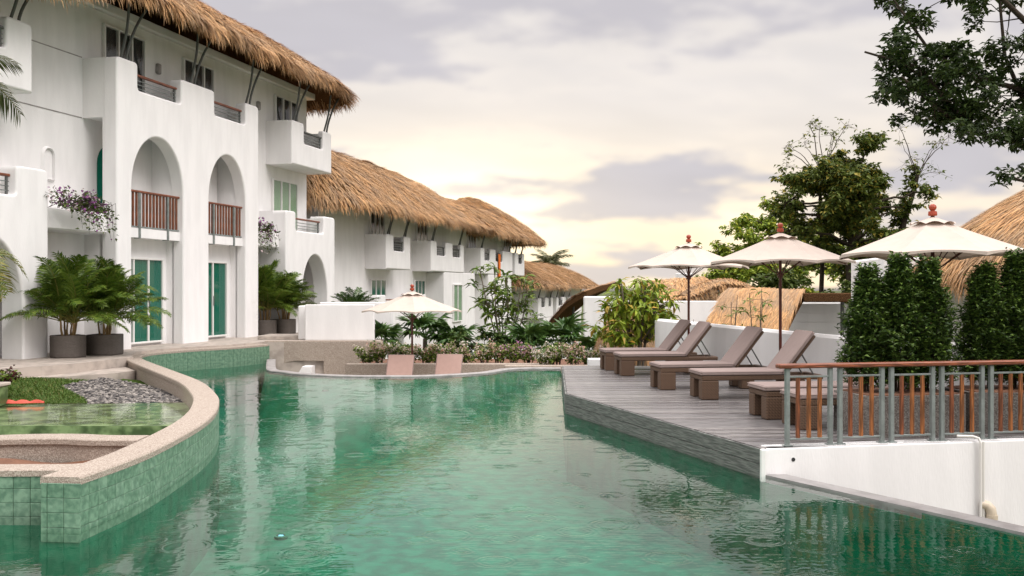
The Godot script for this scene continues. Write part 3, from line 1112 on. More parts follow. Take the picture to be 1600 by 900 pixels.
# hipped, swollen thatch roof of a hotel block
func roof(root: Node, s0: float, s1: float, ze: float, zr: float, he: float, hr: float, hip0: float, hip1: float, n_top: int, n_fr: int, dip := 0.0, wid := 0.028) -> Node3D:
	var W := ze - zr
	var loop := []
	var cr := W * 0.62
	var c := rounded([[s0, zr - W, cr], [s0, ze, cr if hip0 > 0.5 else 0.3], [s1, ze, cr if hip1 > 0.5 else 0.3], [s1, zr - W, cr]], 8)
	var lens := [0.0]
	for k in c.size(): lens.append(lens[k] + c[k].distance_to(c[(k + 1) % c.size()]))
	var total: float = lens[c.size()]
	var ep := func(u: float) -> Vector2:
		var l := fposmod(u, 1.0) * total
		var k := 0
		while k < c.size() - 1 and lens[k + 1] < l: k += 1
		return c[k].lerp(c[(k + 1) % c.size()], clampf((l - lens[k]) / maxf(lens[k + 1] - lens[k], 1e-5), 0, 1))
	var wob := FastNoiseLite.new()
	wob.frequency = 0.35
	wob.seed = int(s0 * 7)
	var f := func(u: float, v: float) -> Vector3:
		var e: Vector2 = ep.call(u)
		var r := Vector2(clampf(e.x, s0 + hip0, maxf(s0 + hip0, s1 - hip1)), zr)
		var p := e.lerp(r, v)
		var q := 1.0 - pow(1.0 - v, 1.55)
		var h0 := he - dip * smoothstep(25.0, 22.0, e.x) + 0.10 * wob.get_noise_2d(e.x * 2.0, e.y * 2.0)
		return Vector3(p.x, lerpf(h0, hr, q) + 0.14 * wob.get_noise_2d(p.x, p.y + 40.0), p.y)
	var o := Node3D.new()
	o.name = "roof"
	root.add_child(o, true)
	var mb := MB.new()
	mb.surf(110, 10, f)
	part("thatch_bed", mb, M.thatch_base, o)
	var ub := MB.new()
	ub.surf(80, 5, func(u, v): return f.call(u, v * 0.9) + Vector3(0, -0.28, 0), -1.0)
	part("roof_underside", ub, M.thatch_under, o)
	thatch(o, f, true, n_top, n_fr, 0.5, wid)
	return o


func upper_wall(root: Node, s0: float, s1: float, top: float) -> void:
	var mb := MB.new()
	mb.span(s0, s1, -2.0, top, -7.0, -1.0, 0.06)
	part("main_wall", mb, M.stucco, root)


# lower corner unit with an arch and a stepped parapet
func lower_unit(root: Node, s0: float, s1: float, gap: Array, arch: Array, top := 4.2) -> void:
	var mb := MB.new()
	mb.prism(front(s0, s1, -2.0, top, top - 0.65, [gap], [arch]), -0.55, 0.0, 0.06)
	mb.span(s0 + 0.003, s0 + 0.25, -2.0, top - 0.02, -1.05, -0.5)
	mb.span(s1 - 0.25, s1 - 0.003, -2.0, top - 0.02, -1.05, -0.5)
	mb.span(s0 + 0.2, s1 - 0.2, 3.0, 3.2, -1.05, -0.5)
	var o := part("arched_porch", mb, M.stucco, root)
	gap_rail(o, gap[0], gap[1], -0.2, top - 0.65)


func planter_box(root: Node, s0: float, s1: float, h0: float, h1: float) -> void:
	var mb := MB.new()
	mb.span(s0, s1, h0, h1, -1.05, -0.25, 0.04)
	part("planter_box", mb, M.stucco, root)


func wall_niche(root: Node, s: float, h: float, z: float, w := 0.3, t := 0.6) -> void:
	# small arched recess: a raised rim round a set-back floor
	var outer := []
	var pts := PackedVector2Array()
	for k in 13:
		var a := PI * k / 12.0
		pts.append(Vector2(s + w / 2 * cos(a), h + t - w / 2 + w / 2 * sin(a)))
	pts.append(Vector2(s - w / 2, h)); pts.append(Vector2(s + w / 2, h))
	var big := PackedVector2Array()
	for p in pts: big.append(Vector2(s, h + t / 2) + (p - Vector2(s, h + t / 2)) * Vector2(1.25, 1.12))
	var mb := MB.new()
	var m := pts.size()
	for k in m:
		var p := pts[k]; var q := pts[(k + 1) % m]; var P := big[k]; var Q := big[(k + 1) % m]
		mb.quad(Vector3(P.x, P.y, z + 0.001), Vector3(Q.x, Q.y, z + 0.001), Vector3(q.x, q.y, z + 0.07), Vector3(p.x, p.y, z + 0.07))
		mb.quad(Vector3(p.x, p.y, z + 0.07), Vector3(q.x, q.y, z + 0.07), Vector3(q.x, q.y, z + 0.004), Vector3(p.x, p.y, z + 0.004))
	part("niche", mb, M.stucco, root)


func build_hotel_near() -> void:
	var b := hotel_root("nearest white hotel block with two tall arches and teal curtained doors", 0.5)
	upper_wall(b, 15.5, 38.5, 8.75)
	# joint lines of the render
	for h in [7.35, 5.83]:
		var g := MB.new()
		g.span(22.6, 25.5, h - 0.012, h + 0.012, -1.02, -0.988)
		part("render_joint", g, M.concrete, b)
	# main bay
	var mb := MB.new()
	mb.prism(front(25.52, 32.83, -2.0, 7.35, 6.65, [[26.4, 28.4], [30.15, 32.0]], [[26.14, 28.5, 4.1, 1.45], [29.84, 32.0, 4.1, 1.45]]), -0.36, 0.0, 0.06)
	mb.span(25.53, 25.72, 5.83, 7.33, -1.05, -0.3)
	mb.span(32.63, 32.82, 5.83, 7.33, -1.05, -0.3)
	mb.span(25.6, 32.7, 5.85, 6.03, -1.05, -0.3)
	mb.span(28.5, 29.84, -2.0, 5.9, -1.05, -0.3)
	mb.span(32.0, 32.8, -2.0, 5.9, -1.05, -0.3)
	mb.span(25.9, 32.4, 2.86, 3.1, -1.05, -0.12)
	mb.span(25.6, 32.3, -0.3, 2.9, -1.04, -0.55)
	mb.span(25.53, 25.9, -2.0, 5.84, -0.42, -0.3)
	part("arcade_front", mb, M.stucco, b)
	for g in [[26.4, 28.4], [30.15, 32.0]]: gap_rail(b, g[0], g[1], -0.18, 6.65)
	arch_rail(b, 26.15, 28.49, 3.1, -0.16)
	arch_rail(b, 29.85, 31.99, 3.1, -0.16)
	window(b, 26.2, 28.25, 0.06, 2.36, -0.548, 3, "teal")
	window(b, 30.0, 31.7, 0.06, 2.36, -0.548, 2, "teal")
	# arched blind panel and niche in the second loggia
	var pn := MB.new()
	pn.prism(front(30.0, 31.9, 3.1, 5.35, 3, [], []), -1.02, -0.94, 0.02)
	part("loggia_panel", pn, M.stucco, b)
	wall_niche(b, 31.0, 4.3, -0.938, 0.3, 0.55)
	# top floor openings
	window(b, 26.3, 28.1, 6.05, 8.42, -1.0, 3, "dark")
	window(b, 30.0, 31.7, 6.05, 8.38, -1.0, 3, "dark")
	window(b, 35.8, 37.6, 6.05, 8.38, -1.0, 3, "dark")
	for s in [28.75, 34.6]:
		var wl := MB.new()
		wl.box(Vector3(s, 7.75, -0.95), Vector3(0.16, 0.3, 0.12), 0.03)
		part("wall_light", wl, M.concrete, b)
	# left unit
	hanging_balcony(b, 18.4, 22.54, 5.83, 7.35, 6.65, [[19.4, 21.75]])
	lower_unit(b, 18.6, 23.05, [19.2, 22.05], [19.9, 22.25, 1.2, 1.5])
	window(b, 19.6, 22.0, 0.06, 2.4, -1.0, 3, "teal")
	planter_box(b, 23.07, 25.5, 2.9, 3.42)
	wall_niche(b, 24.25, 4.15, -1.0, 0.36, 0.75)
	# arched green door beside the main bay
	var dr := MB.new()
	var ap := PackedVector2Array()
	for k in 13:
		var a := PI * k / 12.0
		ap.append(Vector2(26.65 + 0.55 * cos(a), 4.75 + 0.55 * sin(a)))
	ap.append(Vector2(26.1, 3.15)); ap.append(Vector2(27.2, 3.15))
	dr.prism(ap, -1.03, -0.96, 0.01)
	part("arched_door", dr, M.curtain_teal, b)
	# right unit
	hanging_balcony(b, 35.2, 38.5, 5.83, 7.35, 6.65, [[36.15, 37.75]])
	lower_unit(b, 34.75, 38.8, [35.5, 37.8], [36.0, 38.15, 1.2, 1.55])
	window(b, 36.0, 37.9, 0.06, 2.4, -1.0, 2, "teal")
	window(b, 35.6, 37.55, 3.25, 5.4, -1.0, 3, "green")
	planter_box(b, 32.9, 34.74, 2.9, 3.42)
	# posts under the eave
	for s in [26.0, 29.2, 32.4]: pole_pair(b, s, 7.33, 8.75, -0.18)
	pole_pair(b, 35.6, 7.33, 8.7, -0.12)
	pole_pair(b, 38.15, 7.33, 8.7, -0.12)
	pole_pair(b, 22.1, 7.33, 8.3, -0.12)
	var fb := MB.new()
	fb.span(16.0, 38.9, 8.72, 8.95, -1.3, -0.85, 0.02)
	part("fascia_beam", fb, M.white_paint, b)
	roof(b, 12.0, 40.6, 0.75, -4.0, 8.95, 11.3, 2.0, 3.6, 64000, 24000, 0.75)


func build_hotel_middle() -> void:
	var b := hotel_root("middle white hotel block with three stepped thatch roofs and hanging balconies", -2.95)
	upper_wall(b, 39.6, 71.0, 8.9)
	for q in [[44.25, 47.35, [[45.15, 46.55]]], [50.4, 56.1, [[51.3, 52.8], [54.0, 55.5]]], [59.6, 67.4, [[60.4, 61.7], [63.0, 64.8]]], [68.1, 70.9, [[69.1, 70.3]]]]:
		hanging_balcony(b, q[0], q[1], 5.83, 7.35, 6.65, q[2])
		window(b, q[0] + 0.5, q[0] + 2.2, 6.05, 8.4, -1.0, 3, "dark")
		pole_pair(b, q[0] + 0.5, 7.33, 8.7, -0.12)
		pole_pair(b, q[1] - 0.5, 7.33, 8.7, -0.12)
	for q in [[44.8, 46.6, "teal"], [50.6, 52.2, "teal"], [59.0, 60.4, "green"], [68.5, 70.0, "green"]]:
		window(b, q[0], q[1], 3.3, 5.4, -1.0, 3, q[2])
	var f := MB.new()
	f.prism(front(52.6, 58.4, -2.0, 5.83, 3, [], []), -1.02, -0.03, 0.06)
	f.prism(front(61.4, 67.2, -2.0, 5.83, 3, [], []), -1.02, -0.03, 0.06)
	part("lower_front", f, M.stucco, b)
	lower_unit(b, 43.2, 49.6, [44.2, 48.6], [44.6, 46.6, 1.9, 1.5], 4.7)
	window(b, 54.0, 55.6, 3.2, 5.2, -0.028, 2, "green")
	roof(b, 38.6, 61.5, 0.75, -4.0, 8.4, 11.3, 2.8, 11.0, 42000, 15000)
	roof(b, 60.0, 72.0, 0.75, -4.0, 8.4, 10.7, 0.2, 5.5, 13000, 6000)
	roof(b, 69.6, 76.6, 0.75, -4.0, 8.4, 11.2, 0.2, 5.5, 10000, 5000)
	var t := MB.new()
	t.surf(10, 14, func(u, v): return Vector3(63.4 + 0.62 * u + 0.03 * sin(v * 5.0), 7.1 - 1.45 * v, 0.035 + 0.05 * sin(u * 11.0 + v * 2.0) * v + 0.02))
	var tw := part("beach_towel", t, M.orange_cloth)
	tw.transform = b.transform
	tag(tw, "orange beach towel hanging over a balcony of the middle hotel block", "towel")


func build_hotel_far() -> void:
	var b := hotel_root("farthest white hotel block with low twin thatch roofs behind the small tree", -6.05)
	upper_wall(b, 73.5, 100.0, 8.9)
	for q in [[75.5, 81.0, [[76.6, 78.0], [79.3, 80.4]]], [82.5, 86.5, [[83.3, 85.2]]], [88.0, 94.5, [[89.4, 91.0], [92.6, 93.8]]]]:
		hanging_balcony(b, q[0], q[1], 5.83, 7.35, 6.65, q[2])
		window(b, q[0] + 0.4, q[0] + 2.2, 6.05, 8.4, -1.0, 3, "dark")
		window(b, q[0] + 0.4, q[0] + 2.0, 3.3, 5.4, -1.0, 3, "green")
		pole_pair(b, q[0] + 0.5, 7.33, 8.7, -0.12)
		pole_pair(b, q[1] - 0.5, 7.33, 8.7, -0.12)
	var f := MB.new()
	f.prism(front(77.6, 81.0, -3.0, 5.83, 3, [], []), -1.02, -0.03, 0.06)
	part("lower_front", f, M.stucco, b)
	roof(b, 71.8, 85.0, 0.75, -4.0, 8.35, 10.45, 3.4, 1.5, 7000, 3500)
	roof(b, 84.0, 103.0, 0.75, -4.0, 8.35, 10.4, 1.5, 5.0, 8000, 4000)


# ---------- plants ----------
func leaf_mesh(l: float, w: float, fold := 0.25, bend := 0.15) -> ArrayMesh:
	var mb := MB.new()
	var a := Vector3.ZERO
	var m := Vector3(l * 0.45, 0, 0)
	var t := Vector3(l, -l * bend, 0)
	for s in [-1.0, 1.0]:
		var e := Vector3(l * 0.42, w * fold, s * w / 2)
		mb.tri(a, m, e)
		mb.tri(m, t, e)
	return mb.mesh()


func blade_strip(mb: MB, p: Vector3, d: Vector3, side: Vector3, l: float, w: float, droop: float) -> void:
	var b := p + d * l * 0.5 + Vector3.DOWN * droop * l * 0.18
	var e := p + d * l * 0.92 + Vector3.DOWN * droop * l * 0.75
	mb.quad(p - side * w * 0.3, p + side * w * 0.3, b + side * w * 0.5, b - side * w * 0.5)
	mb.tri(b - side * w * 0.5, b + side * w * 0.5, e)


# feather palm leaf along +x, arching over
func frond_mesh(l: float, n: int, leaf_l: float, w: float, rise: float, droop: float, c0: Color, c1: Color, vee := 0.45) -> ArrayMesh:
	var mb := MB.new()
	var f := func(t: float) -> Vector3: return Vector3(l * (t - 0.18 * t * t * droop), l * (rise * t - droop * 0.62 * t * t), 0)
	var pts := []
	var rad := []
	for k in 9:
		pts.append(f.call(k / 8.0)); rad.append(lerpf(0.018, 0.004, k / 8.0) * l / 1.8)
	mb.col = Color(0.2, 0.19, 0.05)
	mb.tube(pts, rad, 5)
	for k in n:
		var t := lerpf(0.16, 0.99, float(k) / (n - 1))
		var p: Vector3 = f.call(t)
		var tn: Vector3 = (f.call(minf(t + 0.02, 1.0)) - f.call(t - 0.02)).normalized()
		var ll := leaf_l * (0.45 + 1.1 * sin(PI * pow(t, 0.75) * 0.92 + 0.15)) * rr(0.85, 1.1)
		for s in [-1.0, 1.0]:
			mb.col = c0.lerp(c1, rng.randf())
			var d := (Vector3(0, 0, s) * 0.8 + tn * rr(0.45, 0.75) + Vector3.UP * vee * rr(0.6, 1.2)).normalized()
			blade_strip(mb, p, d, tn, ll, w, rr(0.35, 0.75))
	return mb.mesh()


func fan_leaf_mesh(r: float, n: int, stalk: float, c0: Color, c1: Color) -> ArrayMesh:
	var mb := MB.new()
	mb.col = c1
	var o := Vector3(stalk, stalk * 0.35, 0)
	mb.tube([Vector3.ZERO, Vector3(stalk * 0.5, stalk * 0.25, 0), o], [0.018, 0.014, 0.012], 5)
	for k in n:
		var a := lerpf(-2.2, 2.2, float(k) / (n - 1))
		mb.col = c0.lerp(c1, rng.randf())
		var d := Vector3(cos(a), 0.25 - 0.15 * absf(a), sin(a)).normalized()
		var sd := Vector3(-sin(a), 0.5 * (1 if k % 2 == 0 else -1), cos(a)).normalized()
		blade_strip(mb, o, d, sd, r * rr(0.85, 1.05) * (1.0 - 0.1 * absf(a)), r * 0.13, rr(0.25, 0.6))
	return mb.mesh()


var palm_kinds := {}
func palm_kind(k: String) -> Array:
	if not palm_kinds.has(k):
		var a := []
		for j in 4:
			if k == "areca": a.append(frond_mesh(1.5, 40, 0.3, 0.03, 1.0, rr(0.75, 1.15), Color(0.045, 0.095, 0.014), Color(0.15, 0.21, 0.03)))
			elif k == "areca_dry": a.append(frond_mesh(1.4, 26, 0.32, 0.035, 0.6, 1.3, Color(0.10, 0.15, 0.03), Color(0.28, 0.24, 0.06)))
			elif k == "coconut": a.append(frond_mesh(3.6, 34, 0.8, 0.07, 0.5, rr(0.8, 1.2), Color(0.06, 0.075, 0.03), Color(0.13, 0.13, 0.05), 0.0))
			elif k == "cycad": a.append(frond_mesh(1.5, 34, 0.28, 0.035, 0.75, rr(0.6, 0.9), Color(0.03, 0.08, 0.02), Color(0.08, 0.15, 0.03)))
			elif k == "fan": a.append(fan_leaf_mesh(0.75, 18, rr(0.6, 0.9), Color(0.03, 0.075, 0.02), Color(0.075, 0.14, 0.03)))
		palm_kinds[k] = a
	return palm_kinds[k]


func palm(called: String, label: String, cat: String, group: String, base: Vector3, kind: String, n: int, stem_h: float, stems: int, spread: float, sc: float, lo := -0.1, hi := 1.0) -> Node3D:
	var o := thing(called, label, cat, group, base)
	var ks := palm_kind(kind)
	for k in stems:
		var a := rr(0, TAU)
		var r := spread * sqrt(rng.randf()) if stems > 1 else 0.0
		var b := Vector3(cos(a) * r, 0, sin(a) * r)
		var hh := stem_h * (rr(0.75, 1.1) if stems > 1 else 1.0)
		var top := b * 1.5 + Vector3(0, hh, 0)
		var st := MB.new()
		var r0 := 0.02 if stems > 1 else 0.09 * sc
		st.tube([b, b.lerp(top, 0.5) + Vector3(rr(-0.03, 0.03), 0, rr(-0.03, 0.03)), top], [r0 * 1.2, r0, r0 * 0.8], 7)
		part("stem" if stems > 1 else "trunk", st, M.cane if stems > 1 else M.bark_pale, o)
		var per := int(ceil(float(n) / stems))
		for j in per:
			var az := TAU * (j + rr(-0.3, 0.3)) / per + k
			var el := lerpf(lo, hi, pow((j * 0.618 + k * 0.37) - floor(j * 0.618 + k * 0.37), 0.8))
			var bs := Basis(Vector3.UP, az) * Basis(Vector3(0, 0, 1), el * 0.75) * Basis(Vector3(1, 0, 0), rr(-0.35, 0.35))
			var s := sc * rr(0.75, 1.12)
			shape("frond" if kind != "fan" else "fan_leaf", ks[rng.randi() % 4], M.leaf_gloss, o, Transform3D(bs.scaled_local(Vector3.ONE * s), top))
	return o


func limb_pts(a: Vector3, b: Vector3, wob: float, n := 5) -> Array:
	var p := []
	for k in n + 1:
		var t := float(k) / n
		var q := a.lerp(b, t)
		if k > 0 and k < n: q += rdir() * wob
		p.append(q)
	return p


func radii(a: float, b: float, n: int) -> Array:
	var r := []
	for k in n + 1: r.append(lerpf(a, b, float(k) / n))
	return r


# trunk path, then a limb to each clump [centre, radius, leaves]; leaves sit on twigs that leave the limb's end
func tree(called: String, label: String, cat: String, group: String, base: Vector3, trunk: Array, r0: float, clumps: Array, lm: ArrayMesh, cols: Array, lsize: float, bark := "bark", leafmat := "leaf", flat := 0.75) -> Node3D:
	var o := thing(called, label, cat, group, base)
	var tb := MB.new()
	var n := trunk.size()
	tb.tube(trunk, radii(r0, r0 * 0.4, n - 1), 9)
	part("trunk", tb, M[bark], o)
	var lb := MB.new()
	var lv := Many.new()
	for cl in clumps:
		var c: Vector3 = cl[0]
		var R: float = cl[1]
		var best: Vector3 = trunk[0]
		for k in n - 1:
			for j in 5:
				var q: Vector3 = trunk[k].lerp(trunk[k + 1], j / 4.0)
				if q.y < c.y - R * 0.2 and q.distance_to(c) < best.distance_to(c): best = q
		var d := best.distance_to(c)
		var mid := best.lerp(c, 0.55) + Vector3(0, d * 0.06, 0)
		var rl := clampf((0.028 if cl[2] > 60 else 0.012) * d, r0 * 0.08, r0 * 0.5)
		lb.tube(limb_pts(best, mid, d * 0.03, 3), radii(rl, rl * 0.7, 3), 6, false)
		lb.tube(limb_pts(mid, c, d * 0.03, 3), radii(rl * 0.7, rl * 0.4, 3), 6, false)
		var twigs := maxi(9, int(sqrt(cl[2]) * 0.8))
		var ends := []
		for k in twigs:
			var e := rdir() * R * pow(rng.randf(), 0.45)
			e.y *= flat
			ends.append(c + e)
			lb.tube([c + rdir() * R * 0.1, c + e * 0.55 + rdir() * R * 0.06, c + e], [rl * 0.3, rl * 0.2, rl * 0.08], 4, false)
		for k in cl[2]:
			var e: Vector3 = ends[rng.randi() % twigs]
			var p: Vector3 = c.lerp(e, rr(0.45, 1.08)) + rdir() * R * 0.17 * rng.randf()
			var cc: Color = cols[0].lerp(cols[1], rng.randf())
			if rng.randf() < 0.12: cc = cols[2]
			lv.put(Transform3D(Basis.from_euler(Vector3(rr(-0.7, 0.7), rr(0, TAU), rr(-0.9, 0.5))).scaled(Vector3.ONE * lsize * rr(0.6, 1.3)), p), cc)
	if lb.v.size(): part("limbs", lb, M[bark], o)
	if lv.count: many("foliage", lv, lm, M[leafmat], o)
	return o


# a whorl of long leaves, built in a few kinds
var whorls := {}
func whorl(kind: String) -> Array:
	if not whorls.has(kind):
		var a := []
		for j in 4:
			var mb := MB.new()
			var n := rng.randi_range(8, 12) if kind != "spray" else rng.randi_range(34, 44)
			for k in n:
				var az := TAU * k / n + rr(-0.3, 0.3)
				var el := rr(-0.6, 0.5)
				var l := rr(0.16, 0.26)
				var w := l * rr(0.26, 0.34)
				var c0 := Color(0.06, 0.13, 0.015); var c1 := Color(0.17, 0.22, 0.03)
				if kind == "mango":
					el = rr(-1.1, 0.25); c0 = Color(0.12, 0.2, 0.015); c1 = Color(0.30, 0.36, 0.04)
					if rng.randf() < 0.14: c1 = Color(0.55, 0.33, 0.06)
				if kind == "spray":
					c0 = Color(0.02, 0.036, 0.012); c1 = Color(0.065, 0.1, 0.025); l = rr(0.08, 0.13); w = l * 0.5
				mb.col = c0.lerp(c1, rng.randf())
				var bs := Basis(Vector3.UP, az) * Basis(Vector3(0, 0, 1), el) * Basis(Vector3(1, 0, 0), rr(-0.5, 0.5))
				mb.xf = Transform3D(bs, rdir() * (0.04 if kind != "spray" else 0.09))
				for s in [-1.0, 1.0]:
					var e := Vector3(l * 0.5, w * 0.22, s * w / 2)
					mb.quad(Vector3.ZERO, Vector3(l * 0.5, 0, 0), e, e * 0.55)
					mb.tri(Vector3(l * 0.5, 0, 0), Vector3(l, -l * 0.18, 0), e)
			a.append(mb.mesh())
		whorls[kind] = a
	return whorls[kind]


func whorl_tree(called: String, label: String, cat: String, base: Vector3, stems: Array, tips: Array, kind: String, sc: float, bark: String, r0: float) -> Node3D:
	var o := thing(called, label, cat, "", base)
	for s in stems:
		var mb := MB.new()
		mb.tube(s, radii(r0, r0 * 0.45, s.size() - 1), 7)
		part("stem", mb, M[bark], o)
	var tw := MB.new()
	for t in tips:
		var best := Vector3.ZERO
		var bd := 1e9
		for s in stems:
			for q in s:
				if q.distance_to(t) < bd and q.y < t.y + 0.1:
					bd = q.distance_to(t); best = q
		tw.tube([best, best.lerp(t, 0.5) + rdir() * bd * 0.06, t], [r0 * 0.4, r0 * 0.28, r0 * 0.2], 5)
		shape("leaf_cluster", whorl(kind)[rng.randi() % 4], M.leaf_gloss if kind != "spray" else M.leaf, o, Transform3D(Basis.from_euler(Vector3(rr(-0.4, 0.4), rr(0, TAU), rr(-0.4, 0.4))).scaled_local(Vector3.ONE * sc * rr(0.8, 1.25)), t))
	part("twigs", tw, M[bark], o)
	return o


func flower_bush(label: String, base: Vector3, w: float, h: float, hues: Array, density: int, group := "flowering bushes behind the pool") -> Node3D:
	var o := thing("flowering_bush", label, "bush", group, base)
	var st := MB.new()
	var lv := Many.new()
	var fl := Many.new()
	var tips := []
	for k in 10:
		var e := Vector3(rr(-w, w) * 0.5, h * rr(0.55, 1.0), rr(-w, w) * 0.4)
		tips.append(e)
		st.tube([Vector3(e.x * 0.3, 0, e.z * 0.3), e * 0.55 + Vector3(rr(-0.03, 0.03), 0, 0), e], [0.012, 0.009, 0.004], 4)
	part("stems", st, M.bark, o)
	for k in density:
		var e: Vector3 = tips[rng.randi() % 10]
		var p := e * rr(0.35, 1.02) + rdir() * w * 0.2 * rng.randf()
		p.y = maxf(p.y, 0.02)
		var top := p.y > h * 0.5
		var t := Transform3D(Basis.from_euler(Vector3(rr(-1, 1), rr(0, TAU), rr(-1, 1))).scaled(Vector3.ONE * rr(0.7, 1.3)), p)
		if rng.randf() < (0.42 if top else 0.12):
			var c: Color = hues[rng.randi() % hues.size()]
			for j in 2: fl.put(Transform3D(Basis.from_euler(Vector3(rr(-1, 1), rr(0, TAU), rr(-1, 1))).scaled(Vector3.ONE * rr(0.7, 1.2)), p + rdir() * 0.025), c * rr(0.8, 1.1))
		else:
			lv.put(t, Color(0.05, 0.11, 0.018).lerp(Color(0.21, 0.27, 0.045), rng.randf()))
	many("foliage", lv, leaf_mesh(0.085, 0.05), M.leaf, o)
	many("flowers", fl, leaf_mesh(0.055, 0.05, 0.4), M.petal, o)
	return o


func build_potted_palms() -> void:
	var spots := [
		["left palm of the pair beside the nearest arch, taller with orange canes", at(-9.93, 0.5, 22.25), 0.36, 0.5, 1.0],
		["right palm of the pair beside the nearest arch, leaning towards the teal glass doors", at(-9.45, 0.5, 23.1), 0.36, 0.48, 0.98],
		["left palm of the two in the recess left of the small arch", at(-8.15, 0.5, 32.9), 0.34, 0.5, 1.0],
		["right palm of the two in the recess left of the small arch, with lighter fronds", at(-7.72, 0.5, 33.7), 0.34, 0.5, 0.88]]
	for k in spots.size():
		var q: Array = spots[k]
		var p := thing("plant_pot", ["grey hexagonal pot under the taller left palm by the nearest arch", "darker grey square pot under the palm nearest the teal doors", "round grey pot left in the recess before the small arch", "dark grey pot right in the recess before the small arch"][k], "pot", "grey plant pots along the hotel", q[1], [0.3, 0.75, 0.1, 0.5][k])
		var pr := MB.new()
		var sides: int = [6, 4, 14, 4][k]
		var s: float = q[2] * (1.2 if sides == 4 else 1.05)
		pr.lathe([Vector2(0, 0), Vector2(s * 0.96, 0), Vector2(s, 0.03), Vector2(s, q[3] - 0.015), Vector2(s - 0.015, q[3]), Vector2(s - 0.06, q[3]), Vector2(s - 0.07, q[3] - 0.08)], sides)
		part("pot_body", pr, M.pot, p)
		var so := MB.new()
		so.lathe([Vector2(s - 0.065, q[3] - 0.07), Vector2(0, q[3] - 0.05)], sides)
		part("pot_soil", so, M.soil, p)
		palm("areca_palm", q[0], "palm", "potted palms along the hotel", q[1] + Vector3(0, q[3] - 0.08, 0), "areca", 64, 0.45, 9, 0.17, q[4], -0.85, 1.4)


